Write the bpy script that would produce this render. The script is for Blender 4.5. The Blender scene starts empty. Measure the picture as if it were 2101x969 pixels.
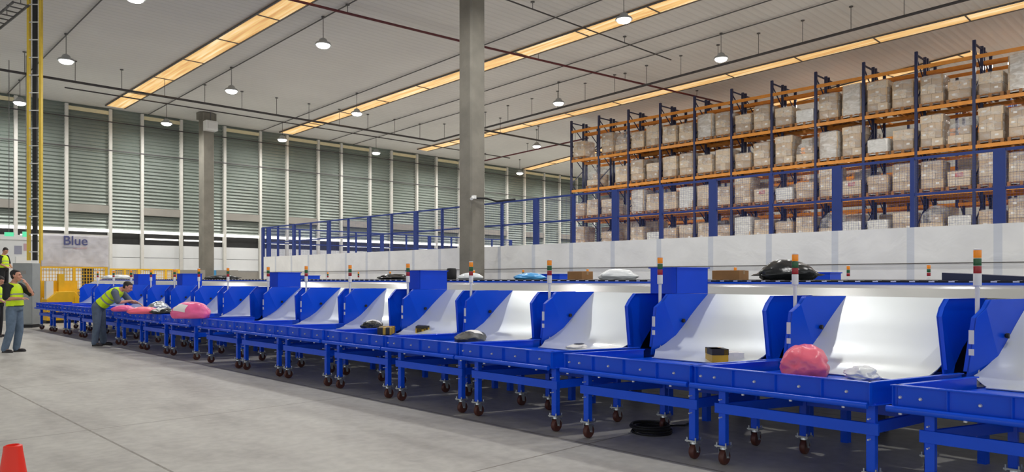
import bpy, bmesh, math, random
from mathutils import Vector, Matrix, noise
C = bpy.context.scene.collection
PI = math.pi
rnd = random.Random(7)

# ------------------------------------------------------------------ camera
FPX, CX, HZ, CAMH = 1520.0, 1050.0, 572.0, 1.58
FX, FY = 0.6997, 0.7145            # forward direction on the ground
RX, RY = 0.7145, -0.6997           # right direction
def ray(px, py):
    t = (px - CX) / FPX
    return Vector((FX + t * RX, FY + t * RY, (HZ - py) / FPX))
def at_z(px, py, z):
    r = ray(px, py); s = (z - CAMH) / r.z
    return Vector((r.x * s, r.y * s, z))
def at_x(px, py, x):
    r = ray(px, py); s = x / r.x
    return Vector((x, r.y * s, CAMH + r.z * s))
def at_y(px, py, y):
    r = ray(px, py); s = y / r.y
    return Vector((r.x * s, y, CAMH + r.z * s))
CZ0, CSL = 9.95, 0.034
def ceil_z(y): return CZ0 + CSL * (40 - y)
def at_ceiling(px, py, drop=0.0):
    r = ray(px, py); s = (CZ0 + CSL * 40 - drop - CAMH) / (r.z + CSL * r.y)
    return Vector((r.x * s, r.y * s, CAMH + r.z * s))

cd = bpy.data.cameras.new('camera'); cam = bpy.data.objects.new('camera', cd); C.objects.link(cam)
cam.location = (0, 0, CAMH); cam.rotation_euler = (PI / 2, 0, -math.atan2(FX, FY))
cd.sensor_width = 36; cd.lens = FPX / 2101 * 36; cd.sensor_fit = 'HORIZONTAL'
cd.shift_y = (HZ - 484.5) / 2101; cd.clip_end = 300
bpy.context.scene.camera = cam
sc = bpy.context.scene
sc.view_settings.view_transform = 'Standard'; sc.view_settings.look = 'None'
sc.view_settings.gamma = 1; sc.view_settings.use_curve_mapping = False
sc.view_settings.exposure = 0.0
sc.cycles.sample_clamp_indirect = 5
sc.cycles.max_bounces = 8; sc.cycles.transparent_max_bounces = 16

# ------------------------------------------------------------------ materials
def s2l(c):
    return tuple((x / 255 / 12.92) if x / 255 <= 0.04045 else ((x / 255 + 0.055) / 1.055) ** 2.4 for x in c)
def mat(name, rgb, rough=0.5, metal=0.0, var=0.06, scale=6.0, bump=0.0, bscale=40.0, coat=0.0, spec=0.5, alpha=1.0, trans=0.0, emit=None, estr=0.0):
    m = bpy.data.materials.new(name); m.use_nodes = True
    nt = m.node_tree; b = nt.nodes['Principled BSDF']
    c = s2l(rgb)
    tc = nt.nodes.new('ShaderNodeTexCoord')
    if var > 0:
        n = nt.nodes.new('ShaderNodeTexNoise'); n.inputs['Scale'].default_value = scale; n.inputs['Detail'].default_value = 4
        r = nt.nodes.new('ShaderNodeValToRGB')
        r.color_ramp.elements[0].position = 0.3; r.color_ramp.elements[1].position = 0.7
        r.color_ramp.elements[0].color = tuple(x * (1 - var) for x in c) + (1,)
        r.color_ramp.elements[1].color = tuple(min(1, x * (1 + var)) for x in c) + (1,)
        nt.links.new(tc.outputs['Object'], n.inputs['Vector']); nt.links.new(n.outputs['Fac'], r.inputs['Fac'])
        nt.links.new(r.outputs['Color'], b.inputs['Base Color'])
    else:
        b.inputs['Base Color'].default_value = c + (1,)
    b.inputs['Roughness'].default_value = rough; b.inputs['Metallic'].default_value = metal
    b.inputs['Specular IOR Level'].default_value = spec
    b.inputs['Coat Weight'].default_value = coat; b.inputs['Coat Roughness'].default_value = 0.1
    b.inputs['Alpha'].default_value = alpha; b.inputs['Transmission Weight'].default_value = trans
    if emit:
        b.inputs['Emission Color'].default_value = s2l(emit) + (1,); b.inputs['Emission Strength'].default_value = estr
    if bump > 0:
        n2 = nt.nodes.new('ShaderNodeTexNoise'); n2.inputs['Scale'].default_value = bscale; n2.inputs['Detail'].default_value = 3
        bp = nt.nodes.new('ShaderNodeBump'); bp.inputs['Strength'].default_value = bump; bp.inputs['Distance'].default_value = 0.02
        nt.links.new(tc.outputs['Object'], n2.inputs['Vector']); nt.links.new(n2.outputs['Fac'], bp.inputs['Height'])
        nt.links.new(bp.outputs['Normal'], b.inputs['Normal'])
    return m
M = {}
M['blue'] = mat('blue_paint', (12, 82, 226), 0.24, var=0.05, scale=3, bump=0.02, bscale=60, coat=0.0, spec=0.36)
M['bluebox'] = mat('blue_box_paint', (12, 76, 222), 0.4, var=0.04, scale=3, spec=0.3)
M['navy'] = mat('navy_rack_paint', (34, 42, 82), 0.5, var=0.08)
M['fence'] = mat('fence_blue', (34, 58, 130), 0.5, var=0.06)
M['orange'] = mat('orange_beam_paint', (216, 140, 50), 0.5, var=0.1)
M['slide'] = mat('white_slide_sheet', (226, 231, 231), 0.38, metal=0.34, var=0.015, scale=2, coat=0.6, bump=0.04, bscale=3)
M['apron'] = mat('apron_sheet', (168, 168, 164), 0.25, var=0.03, scale=2)
M['black'] = mat('black_rubber', (22, 22, 24), 0.6, var=0.1)
M['dark'] = mat('dark_machine', (30, 32, 40), 0.5, var=0.15)
M['zinc'] = mat('zinc_steel', (190, 195, 198), 0.3, metal=0.9, var=0.08)
M['wheel'] = mat('red_brown_wheel', (86, 46, 38), 0.5, var=0.1)
M['white'] = mat('white_plastic', (232, 232, 230), 0.4, var=0.02)
M['amber'] = mat('amber_lens', (240, 140, 20), 0.25, var=0.03, emit=(240, 140, 20), estr=0.15)
M['green'] = mat('green_lens', (30, 95, 50), 0.25, var=0.03)
M['red'] = mat('red_lens', (165, 25, 35), 0.25, var=0.03)
M['bolt'] = mat('bright_bolt', (215, 218, 225), 0.35, metal=0.3, var=0.02)
M['concrete'] = mat('column_concrete', (128, 124, 114), 0.85, var=0.16, scale=1.6, bump=0.25, bscale=12)
M['wallwhite'] = mat('mullion_white', (214, 212, 204), 0.5, var=0.05)
M['cream'] = mat('cream_trim', (232, 220, 180), 0.5, var=0.05)
M['dockwhite'] = mat('dock_door_white', (222, 224, 224), 0.45, var=0.05, scale=1)
M['dockgrey'] = mat('dock_grey', (150, 146, 138), 0.6, var=0.1, scale=1)
M['shadow'] = mat('dark_opening', (38, 38, 38), 0.8, var=0.2)
M['pipe'] = mat('dark_pipe', (66, 62, 62), 0.5, var=0.1)
M['maroon'] = mat('maroon_pipe', (96, 34, 40), 0.5, var=0.1)
M['cable'] = mat('grey_conduit', (92, 90, 88), 0.5, var=0.1)
M['yellow'] = mat('yellow_paint', (238, 186, 28), 0.45, var=0.06)
M['yellow2'] = mat('yellow_ladder', (222, 188, 60), 0.45, var=0.08)
M['grey'] = mat('grey_cabinet', (152, 156, 154), 0.45, var=0.04)
M['lamp'] = mat('lamp_housing', (170, 172, 172), 0.4, metal=0.4, var=0.05)
M['lens'] = mat('lamp_lens', (250, 250, 250), 0.3, var=0.0, emit=(255, 255, 250), estr=12.0)
M['light_line'] = mat('daylight_gap', (250, 250, 245), 0.3, var=0.0, emit=(255, 252, 244), estr=2.2)
M['wood'] = mat('pallet_wood', (150, 104, 62), 0.8, var=0.18, scale=12)
M['carton0'] = mat('carton_brown', (196, 168, 134), 0.75, var=0.08, scale=4)
M['carton1'] = mat('carton_tan', (172, 146, 116), 0.75, var=0.1, scale=4)
M['carton2'] = mat('carton_pale', (210, 188, 158), 0.75, var=0.08, scale=4)
M['cartonw'] = mat('carton_white', (232, 230, 226), 0.6, var=0.05, scale=4)
M['cartonr'] = mat('carton_red_print', (190, 70, 66), 0.6, var=0.05)
M['kraft'] = mat('kraft_box', (164, 120, 76), 0.75, var=0.1)
M['pink'] = mat('pink_film', (255, 112, 134), 0.3, var=0.06, scale=6, bump=0.25, bscale=14)
M['magenta'] = mat('magenta_film', (244, 104, 158), 0.3, var=0.06, scale=6, bump=0.25, bscale=14)
M['blackbag'] = mat('black_bag_film', (34, 36, 38), 0.22, var=0.2, scale=8, bump=0.3, bscale=14)
M['whitebag'] = mat('white_bag_film', (224, 228, 230), 0.3, var=0.05, scale=8, bump=0.3, bscale=14)
M['bluebag'] = mat('light_blue_film', (70, 160, 222), 0.3, var=0.08, scale=8, bump=0.3, bscale=14)
M['greybag'] = mat('dark_grey_film', (54, 56, 56), 0.34, var=0.2, scale=8, bump=0.3, bscale=14)
M['ybox'] = mat('yellow_box', (206, 164, 40), 0.45, var=0.08)
M['kbox'] = mat('black_box_print', (42, 38, 28), 0.5, var=0.1)
M['label'] = mat('paper_label', (240, 238, 234), 0.6, var=0.02)
M['cone'] = mat('cone_orange', (255, 52, 28), 0.4, var=0.03)
M['hivis'] = mat('hivis_yellow', (214, 248, 20), 0.6, var=0.05, scale=14, bump=0.2, bscale=20, emit=(200, 255, 0), estr=0.0)
M['band'] = mat('reflective_grey', (150, 152, 150), 0.35, var=0.05)
M['skin'] = mat('skin', (206, 148, 122), 0.5, var=0.05, scale=20)
M['hair'] = mat('hair_dark', (34, 28, 26), 0.6, var=0.2, scale=60)
M['shirt'] = mat('black_shirt', (26, 28, 32), 0.8, var=0.1)
M['shirtg'] = mat('grey_shirt', (92, 102, 116), 0.8, var=0.08)
M['jeans'] = mat('blue_jeans', (98, 116, 136), 0.8, var=0.18, scale=9, bump=0.3, bscale=18)
M['jeansg'] = mat('grey_jeans', (90, 104, 124), 0.8, var=0.16, scale=9, bump=0.3, bscale=18)
M['shoe'] = mat('dark_shoe', (40, 36, 38), 0.6, var=0.1)
M['blacktrouser'] = mat('black_trousers', (28, 28, 32), 0.8, var=0.1)
M['green_glow'] = mat('green_sign_and_reflection', (60, 190, 130), 0.4, var=0.02, emit=(120, 240, 190), estr=0.5)  # glow of the hanging green sign and of the painted reflection box
M['navytext'] = mat('navy_lettering', (78, 82, 130), 0.5, var=0.02)
M['redtext'] = mat('faded_red_lettering', (196, 160, 164), 0.5, var=0.02)
M['greytext'] = mat('grey_lettering', (150, 152, 170), 0.5, var=0.02)
M['signblue'] = mat('blue_sign', (60, 140, 190), 0.4, var=0.04)

def node_mat(name):
    m = bpy.data.materials.new(name); m.use_nodes = True
    return m, m.node_tree, m.node_tree.nodes['Principled BSDF']
def nd(nt, t, **k):
    n = nt.nodes.new(t)
    for a, v in k.items(): setattr(n, a, v)
    return n
def math_n(nt, op, a, b=None):
    n = nd(nt, 'ShaderNodeMath', operation=op)
    for i, v in enumerate((a, b)):
        if v is None: continue
        if isinstance(v, (int, float)): n.inputs[i].default_value = v
        else: nt.links.new(v, n.inputs[i])
    return n.outputs[0]
def ramp(nt, fac, stops):
    r = nd(nt, 'ShaderNodeValToRGB')
    while len(r.color_ramp.elements) < len(stops): r.color_ramp.elements.new(0.5)
    for e, (p, c) in zip(r.color_ramp.elements, stops):
        e.position = p; e.color = tuple(c) + (1,)
    nt.links.new(fac, r.inputs['Fac']); return r.outputs['Color']
def mix(nt, f, a, b, mode='MIX'):
    n = nd(nt, 'ShaderNodeMix', data_type='RGBA', blend_type=mode)
    for k, v in ((0, f), (6, a), (7, b)):
        if isinstance(v, (int, float)): n.inputs[k].default_value = v
        elif isinstance(v, tuple): n.inputs[k].default_value = v + (1,)
        else: nt.links.new(v, n.inputs[k])
    return n.outputs[2]

# floor: worn pale concrete with saw-cut joints
m, nt, b = node_mat('floor_concrete'); M['floor'] = m
geo = nd(nt, 'ShaderNodeNewGeometry'); sep = nd(nt, 'ShaderNodeSeparateXYZ'); nt.links.new(geo.outputs['Position'], sep.inputs[0])
mp = nd(nt, 'ShaderNodeMapping'); mp.inputs['Scale'].default_value = (1.5, 0.55, 1); mp.inputs['Rotation'].default_value = (0, 0, 0.6); nt.links.new(geo.outputs['Position'], mp.inputs[0])
n1 = nd(nt, 'ShaderNodeTexNoise'); n1.inputs['Scale'].default_value = 0.9; n1.inputs['Detail'].default_value = 6; n1.inputs['Roughness'].default_value = 0.6; nt.links.new(mp.outputs[0], n1.inputs['Vector'])
n2 = nd(nt, 'ShaderNodeTexNoise'); n2.inputs['Scale'].default_value = 9; n2.inputs['Detail'].default_value = 5; nt.links.new(geo.outputs['Position'], n2.inputs['Vector'])
c1 = ramp(nt, n1.outputs['Fac'], [(0.3, s2l((162, 157, 151))), (0.5, s2l((186, 182, 175))), (0.7, s2l((198, 195, 187)))])
c2 = ramp(nt, n2.outputs['Fac'], [(0.35, (0.9, 0.9, 0.9)), (0.65, (1.05, 1.05, 1.05))])
col = mix(nt, 1.0, c1, c2, 'MULTIPLY')
def joint(coord, off, pitch, w):
    f = math_n(nt, 'MODULO', math_n(nt, 'ADD', math_n(nt, 'SUBTRACT', coord, off), 400 * pitch), pitch)
    d = math_n(nt, 'ABSOLUTE', math_n(nt, 'SUBTRACT', f, pitch / 2))
    return math_n(nt, 'GREATER_THAN', d, pitch / 2 - w)
jx = joint(sep.outputs[0], 2.25, 3.22, 0.012); jy = joint(sep.outputs[1], 4.55, 4.05, 0.010)
jj = math_n(nt, 'MAXIMUM', jx, jy)
jn = math_n(nt, 'MULTIPLY', jj, math_n(nt, 'ADD', math_n(nt, 'MULTIPLY', n2.outputs['Fac'], 1.1), 0.15))
col = mix(nt, jn, col, s2l((112, 104, 92)))
nt.links.new(col, b.inputs['Base Color']); b.inputs['Roughness'].default_value = 0.5; b.inputs['Specular IOR Level'].default_value = 0.3
bp = nd(nt, 'ShaderNodeBump'); bp.inputs['Strength'].default_value = 0.08; nt.links.new(n2.outputs['Fac'], bp.inputs['Height']); nt.links.new(bp.outputs[0], b.inputs['Normal'])

# ceiling: painted ribbed deck
m, nt, b = node_mat('ceiling_deck'); M['ceiling'] = m
geo = nd(nt, 'ShaderNodeNewGeometry'); sep = nd(nt, 'ShaderNodeSeparateXYZ'); nt.links.new(geo.outputs['Position'], sep.inputs[0])
sn = math_n(nt, 'SINE', math_n(nt, 'MULTIPLY', sep.outputs[1], 2 * PI / 0.28))
n1 = nd(nt, 'ShaderNodeTexNoise'); n1.inputs['Scale'].default_value = 0.25; n1.inputs['Detail'].default_value = 4; nt.links.new(geo.outputs['Position'], n1.inputs['Vector'])
c1 = ramp(nt, n1.outputs['Fac'], [(0.3, s2l((222, 220, 216))), (0.7, s2l((232, 230, 226)))])
rib = math_n(nt, 'GREATER_THAN', sn, 0.8)
c1 = mix(nt, math_n(nt, 'MULTIPLY', rib, 0.14), c1, s2l((150, 148, 146)))
nt.links.new(c1, b.inputs['Base Color']); b.inputs['Roughness'].default_value = 0.6
bp = nd(nt, 'ShaderNodeBump'); bp.inputs['Strength'].default_value = 0.25; bp.inputs['Distance'].default_value = 0.03; nt.links.new(sn, bp.inputs['Height']); nt.links.new(bp.outputs[0], b.inputs['Normal'])

# skylight strips: warm translucent sheet that lets daylight in
m, nt, b = node_mat('skylight_sheet'); M['skylight'] = m
geo = nd(nt, 'ShaderNodeNewGeometry'); mp = nd(nt, 'ShaderNodeMapping'); mp.inputs['Scale'].default_value = (7, 0.35, 1); nt.links.new(geo.outputs['Position'], mp.inputs[0])
n1 = nd(nt, 'ShaderNodeTexNoise'); n1.inputs['Scale'].default_value = 1.0; n1.inputs['Detail'].default_value = 3; nt.links.new(mp.outputs[0], n1.inputs['Vector'])
c1 = ramp(nt, n1.outputs['Fac'], [(0.3, s2l((206, 158, 96))), (0.5, s2l((234, 190, 124))), (0.68, s2l((255, 228, 178)))])
nt.links.new(c1, b.inputs['Base Color']); nt.links.new(c1, b.inputs['Emission Color']); b.inputs['Emission Strength'].default_value = 0.78
b.inputs['Roughness'].default_value = 0.5

# louvre metal
m, nt, b = node_mat('louvre_metal'); M['louvre'] = m
geo = nd(nt, 'ShaderNodeNewGeometry')
n1 = nd(nt, 'ShaderNodeTexNoise'); n1.inputs['Scale'].default_value = 0.35; n1.inputs['Detail'].default_value = 3; nt.links.new(geo.outputs['Position'], n1.inputs['Vector'])
c1 = ramp(nt, n1.outputs['Fac'], [(0.3, s2l((146, 152, 146))), (0.7, s2l((160, 170, 162)))])
nt.links.new(c1, b.inputs['Base Color']); b.inputs['Roughness'].default_value = 0.42; b.inputs['Metallic'].default_value = 0.35

# white sheeting wall with faint bluish bands where the posts sit behind the film
m, nt, b = node_mat('white_sheeting'); M['sheet'] = m
geo = nd(nt, 'ShaderNodeNewGeometry'); sep = nd(nt, 'ShaderNodeSeparateXYZ'); nt.links.new(geo.outputs['Position'], sep.inputs[0])
n1 = nd(nt, 'ShaderNodeTexNoise'); n1.inputs['Scale'].default_value = 1.4; n1.inputs['Detail'].default_value = 4; nt.links.new(geo.outputs['Position'], n1.inputs['Vector'])
c1 = ramp(nt, n1.outputs['Fac'], [(0.3, s2l((232, 232, 231))), (0.7, s2l((244, 244, 242)))])
f = math_n(nt, 'MODULO', math_n(nt, 'ADD', math_n(nt, 'SUBTRACT', sep.outputs[1], 6.48), 149.745), 1.49)
d = math_n(nt, 'ABSOLUTE', math_n(nt, 'SUBTRACT', f, 0.745))
bd = math_n(nt, 'MULTIPLY', math_n(nt, 'LESS_THAN', d, 0.07), 0.5)
c1 = mix(nt, bd, c1, s2l((178, 188, 208)))
nt.links.new(c1, b.inputs['Base Color']); b.inputs['Roughness'].default_value = 0.25
bp = nd(nt, 'ShaderNodeBump'); bp.inputs['Strength'].default_value = 0.35; bp.inputs['Distance'].default_value = 0.05
n3 = nd(nt, 'ShaderNodeTexNoise'); n3.inputs['Scale'].default_value = 2.2; n3.inputs['Detail'].default_value = 3; n3.inputs['Distortion'].default_value = 0.6
nt.links.new(geo.outputs['Position'], n3.inputs['Vector']); nt.links.new(n3.outputs['Fac'], bp.inputs['Height']); nt.links.new(bp.outputs[0], b.inputs['Normal'])

# stretch wrap film and banner film
def film(name, clear, tint, rough=0.18, bs=5.0):
    m, nt, b = node_mat(name); out = nt.nodes['Material Output']
    tr = nd(nt, 'ShaderNodeBsdfTransparent'); mx = nd(nt, 'ShaderNodeMixShader')
    tc = nd(nt, 'ShaderNodeTexCoord'); mp = nd(nt, 'ShaderNodeMapping'); mp.inputs['Scale'].default_value = (1, 1, 2.2); nt.links.new(tc.outputs['Object'], mp.inputs[0])
    n = nd(nt, 'ShaderNodeTexNoise'); n.inputs['Scale'].default_value = bs; n.inputs['Detail'].default_value = 4; n.inputs['Distortion'].default_value = 1.0; nt.links.new(mp.outputs[0], n.inputs['Vector'])
    bp = nd(nt, 'ShaderNodeBump'); bp.inputs['Strength'].default_value = 0.9; bp.inputs['Distance'].default_value = 0.06; nt.links.new(n.outputs['Fac'], bp.inputs['Height']); nt.links.new(bp.outputs[0], b.inputs['Normal'])
    b.inputs['Base Color'].default_value = s2l(tint) + (1,); b.inputs['Roughness'].default_value = rough
    if name.endswith('banner'): bp.inputs['Strength'].default_value = 0.12
    fac = ramp(nt, n.outputs['Fac'], [(0.4, (1 - clear - 0.06,) * 3), (0.7, (1 - clear + 0.3,) * 3)])
    nt.links.new(fac, mx.inputs[0]); nt.links.new(tr.outputs[0], mx.inputs[1]); nt.links.new(b.outputs[0], mx.inputs[2]); nt.links.new(mx.outputs[0], out.inputs[0])
    return m
M['wrap'] = film('stretch_wrap', 0.82, (225, 225, 225), 0.15, 2.6)
M['wrapw'] = film('thick_stretch_wrap', 0.5, (232, 232, 230), 0.15, 3.0)
M['banner'] = film('white_plastic_banner', 0.1, (212, 209, 212), 0.3, 1.2)

# ------------------------------------------------------------------ mesh helpers
class MB:
    def __init__(s): s.v = []; s.f = []; s.m = []
    def add(s, vs, fs, mi=0):
        o = len(s.v); s.v += [tuple(v) for v in vs]; s.f += [tuple(i + o for i in f) for f in fs]; s.m += [mi] * len(fs); return s
    def box(s, x0, x1, y0, y1, z0, z1, mi=0, sh=None):
        vs = [(x, y, z) for x in (x0, x1) for y in (y0, y1) for z in (z0, z1)]
        if sh: vs = [sh(*v) for v in vs]
        return s.add(vs, [(0, 1, 3, 2), (4, 6, 7, 5), (0, 4, 5, 1), (2, 3, 7, 6), (0, 2, 6, 4), (1, 5, 7, 3)], mi)
    def bar(s, p0, p1, w, h, mi=0, up=(0, 0, 1)):
        p0 = Vector(p0); p1 = Vector(p1); d = (p1 - p0).normalized(); u = Vector(up)
        if abs(d.dot(u)) > 0.99: u = Vector((1, 0, 0))
        a = d.cross(u).normalized(); c = a.cross(d).normalized()
        vs = [p + a * i * w / 2 + c * j * h / 2 for p in (p0, p1) for i, j in ((-1, -1), (1, -1), (1, 1), (-1, 1))]
        return s.add(vs, [(3, 2, 1, 0), (4, 5, 6, 7)] + [(i, (i + 1) % 4, 4 + (i + 1) % 4, 4 + i) for i in range(4)], mi)
    def tube(s, p0, p1, r0, r1=None, n=12, mi=0, caps=True):
        r1 = r0 if r1 is None else r1
        p0 = Vector(p0); p1 = Vector(p1); d = (p1 - p0).normalized(); u = Vector((0, 0, 1)) if abs(d.z) < 0.9 else Vector((1, 0, 0))
        a = d.cross(u).normalized(); c = a.cross(d)
        vs = [p + (a * math.cos(2 * PI * i / n) + c * math.sin(2 * PI * i / n)) * r for p, r in ((p0, r0), (p1, r1)) for i in range(n)]
        fs = [(i, n + i, n + (i + 1) % n, (i + 1) % n) for i in range(n)]
        if caps: fs += [tuple(range(n)), tuple(reversed(range(n, 2 * n)))]
        return s.add(vs, fs, mi)
    def path(s, pts, r, n=8, mi=0):
        for a, b in zip(pts[:-1], pts[1:]): s.tube(a, b, r, n=n, mi=mi)
        return s
    def lathe(s, prof, n=20, mi=0, c=(0, 0, 0), axis='z'):
        vs = []
        for r, z in prof:
            for i in range(n):
                a = 2 * PI * i / n; p = (r * math.cos(a), r * math.sin(a), z)
                if axis == 'y': p = (p[0], p[2], p[1])
                if axis == 'x': p = (p[2], p[0], p[1])
                vs.append((p[0] + c[0], p[1] + c[1], p[2] + c[2]))
        k = len(prof)
        fs = [(j * n + i, j * n + (i + 1) % n, (j + 1) * n + (i + 1) % n, (j + 1) * n + i) for j in range(k - 1) for i in range(n)]
        fs += [tuple(reversed(range(n))), tuple(range((k - 1) * n, k * n))]
        return s.add(vs, fs, mi)
    def torus(s, c, R, r, n=28, k=8, mi=0, rot=None):
        vs = []
        for i in range(n):
            a = 2 * PI * i / n
            for j in range(k):
                b = 2 * PI * j / k
                p = Vector(((R + r * math.cos(b)) * math.cos(a), (R + r * math.cos(b)) * math.sin(a), r * math.sin(b)))
                if rot: p = rot @ p
                vs.append(p + Vector(c))
        fs = [(i * k + j, ((i + 1) % n) * k + j, ((i + 1) % n) * k + (j + 1) % k, i * k + (j + 1) % k) for i in range(n) for j in range(k)]
        return s.add(vs, fs, mi)
    def prism(s, poly, z0, z1, mi=0, fn=None):
        n = len(poly); vs = [(x, y, z) for z in (z0, z1) for x, y in poly]
        if fn: vs = [fn(*v) for v in vs]
        return s.add(vs, [tuple(reversed(range(n))), tuple(range(n, 2 * n))] + [(i, (i + 1) % n, n + (i + 1) % n, n + i) for i in range(n)], mi)
    def mesh(s, name, mats, smooth=False):
        me = bpy.data.meshes.new(name); me.from_pydata(s.v, [], s.f)
        for x in (mats if isinstance(mats, (list, tuple)) else [mats]): me.materials.append(x)
        me.polygons.foreach_set('material_index', s.m)
        bm = bmesh.new(); bm.from_mesh(me); bmesh.ops.recalc_face_normals(bm, faces=bm.faces); bm.to_mesh(me); bm.free()
        if smooth:
            me.polygons.foreach_set('use_smooth', [True] * len(me.polygons))
            me.set_sharp_from_angle(angle=math.radians(42))
        me.update(); return me
    def build(s, name, mats, parent=None, smooth=False, bevel=0.0):
        o = bpy.data.objects.new(name, s.mesh(name, mats, smooth)); C.objects.link(o)
        if parent is not None: o.parent = parent
        if bevel > 0:
            bv = o.modifiers.new('bevel', 'BEVEL'); bv.width = bevel; bv.segments = 2; bv.limit_method = 'ANGLE'
        return o
def tag(o, label, cat, group=None, kind=None):
    o['label'] = label; o['category'] = cat
    if group: o['group'] = group
    if kind: o['kind'] = kind
    return o
def struct(o, label, cat): return tag(o, label, cat, kind='structure')
def thing(name, label, cat, loc=(0, 0, 0), rz=0.0, group=None):
    o = bpy.data.objects.new(name, None); C.objects.link(o); o.location = loc; o.rotation_euler = (0, 0, rz)
    o.empty_display_size = 0.1
    return tag(o, label, cat, group)
KIDS = {}
def copy_tree(o, label, loc=None, rz=None, group=None, scale=None):
    r = o.copy(); C.objects.link(r)
    if loc is not None: r.location = loc
    if rz is not None: r.rotation_euler = (0, 0, rz)
    if scale is not None: r.scale = scale
    r['label'] = label
    if group: r['group'] = group
    for ch in list(o.children):
        c = ch.copy(); C.objects.link(c); c.parent = r
        for g in list(ch.children):
            d = g.copy(); C.objects.link(d); d.parent = c
    return r
ORD = ['', 'first', 'second', 'third', 'fourth', 'fifth', 'sixth', 'seventh', 'eighth', 'ninth', 'tenth', 'eleventh', 'twelfth', 'thirteenth', 'fourteenth', 'fifteenth', 'sixteenth', 'seventeenth', 'eighteenth', 'nineteenth', 'twentieth', 'twenty-first', 'twenty-second', 'twenty-third', 'twenty-fourth']

# ------------------------------------------------------------------ setting
struct(MB().box(-22, 62, -26, 44, -0.3, 0).build('floor', M['floor']), 'pale worn concrete warehouse floor with saw-cut joints', 'floor')
mb = MB()
z0, z1 = ceil_z(42), ceil_z(-26)
mb.add([(-22, 42, z0), (62, 42, z0), (62, -26, z1), (-22, -26, z1), (-22, 42, z0 + .3), (62, 42, z0 + .3), (62, -26, z1 + .3), (-22, -26, z1 + .3)],
       [(0, 3, 2, 1), (4, 5, 6, 7), (0, 1, 5, 4), (1, 2, 6, 5), (2, 3, 7, 6), (3, 0, 4, 7)])
struct(mb.build('ceiling', M['ceiling']), 'sloping grey ribbed metal roof deck seen from below', 'ceiling')

# skylight strips just under the deck
sk = [((240, 216), (607, 0), 0.86), ((592, 271), (1392, 0), 0.86), ((872, 306), (2080, 12), 0.86), ((1085, 346), (1300, 290), 0.86)]
for i, (a, b_, w) in enumerate(sk):
    A = at_ceiling(*a, 0.02); B = at_ceiling(*b_, 0.02)
    d = (B - A).normalized(); A = A - d * 0.3; B = B + d * (26 if i == 0 else 14 if i < 3 else 20)
    s = Vector((-d.y, d.x, 0)).normalized() * w / 2
    nrm = Vector((0, 0, -0.03))
    r_ = struct(MB().add([A - s, A + s, B + s, B - s, A - s + nrm, A + s + nrm, B + s + nrm, B - s + nrm],
        [(0, 1, 2, 3), (7, 6, 5, 4), (0, 4, 5, 1), (1, 5, 6, 2), (2, 6, 7, 3), (3, 7, 4, 0)]).build('window_%d' % (i + 1), M['skylight']),
        'long warm-lit skylight strip in the roof, %s from the left' % ORD[i + 1], 'skylight')
    L = (B - A).length; fr = MB(); k = 1
    while k * 3.1 < L:
        q = A + d * k * 3.1 + nrm * 1.3; fr.bar(q - s, q + s, 0.05, 0.03); k += 1
    for sg in (-1, 1): fr.bar(A + s * sg + nrm, B + s * sg + nrm, 0.05, 0.06)
    o = fr.build('window_frame', M['cable'], r_)

# far louvred wall (Y = 40)
YW = 40.0
zs = 4.0; zt = ceil_z(YW)
mb = MB(); pitch = 0.17; n = int((zt - zs) / pitch)
for k in range(n + 1):
    z = zs + k * pitch; zz = min(z + pitch * 0.8, zt)
    mb.add([(-20, YW - 0.09, z), (60, YW - 0.09, z), (60, YW, zz), (-20, YW, zz)], [(0, 1, 2, 3)])
    mb.add([(-20, YW, zz), (60, YW, zz), (60, YW - 0.09, min(z + pitch, zt)), (-20, YW - 0.09, min(z + pitch, zt))], [(0, 1, 2, 3)])
wall = mb.build('wall_far', M['louvre']); struct(wall, 'tall grey louvred end wall between white posts', 'wall')
MB().box(-20, 60, YW + 0.02, YW + 0.3, 0, zt + 0.2).build('wall_backing', M['shadow'], wall)['kind'] = 'structure'
mull = [-230, -140, -55, 30, 134, 224, 289, 369, 458, 531, 586, 650, 697, 756, 800, 852, 892, 939, 988, 1037, 1073, 1113, 1145, 1180, 1215]
mx = [at_y(p, 400, YW).x for p in mull]
for x in mx:
    o = MB().box(x - 0.07, x + 0.07, YW - 0.22, YW - 0.02, 0, zt - 0.05).build('mullion', M['wallwhite'], wall); o['kind'] = 'structure'
for i in range(len(mx) - 1):
    if i % 2 == 0 or i % 5 == 1:
        o = MB().box(mx[i] + 0.07, mx[i + 1] - 0.07, YW - 0.16, YW - 0.1, zt - 0.32, zt - 0.14).build('head_trim', M['cream'], wall); o['kind'] = 'structure'
    if i % 2 == 0:
        o = MB().box(mx[i] + 0.07, mx[i + 1] - 0.07, YW - 0.24, YW - 0.1, 4.78, 5.16).build('shutter_box', M['dockgrey'], wall); o['kind'] = 'structure'
for z in (7.85, 9.25):
    o = MB().box(-20, 60, YW - 0.235, YW - 0.215, z, z + 0.05).build('wall_rail', M['pipe'], wall); o['kind'] = 'structure'
w = struct(MB().box(-20, 60, YW - 0.14, YW - 0.05, 3.86, 4.0).build('window_5', M['light_line']), 'thin bright daylight slot running under the louvred wall', 'window')
for i in range(len(mx) - 1):
    if i % 3 != 2:
        o = MB().box(mx[i] + 0.2, mx[i + 1] - 0.1, YW - 0.04, YW - 0.01, 3.56, 3.63).build('window_slot', M['light_line'], w); o['kind'] = 'structure'
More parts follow.
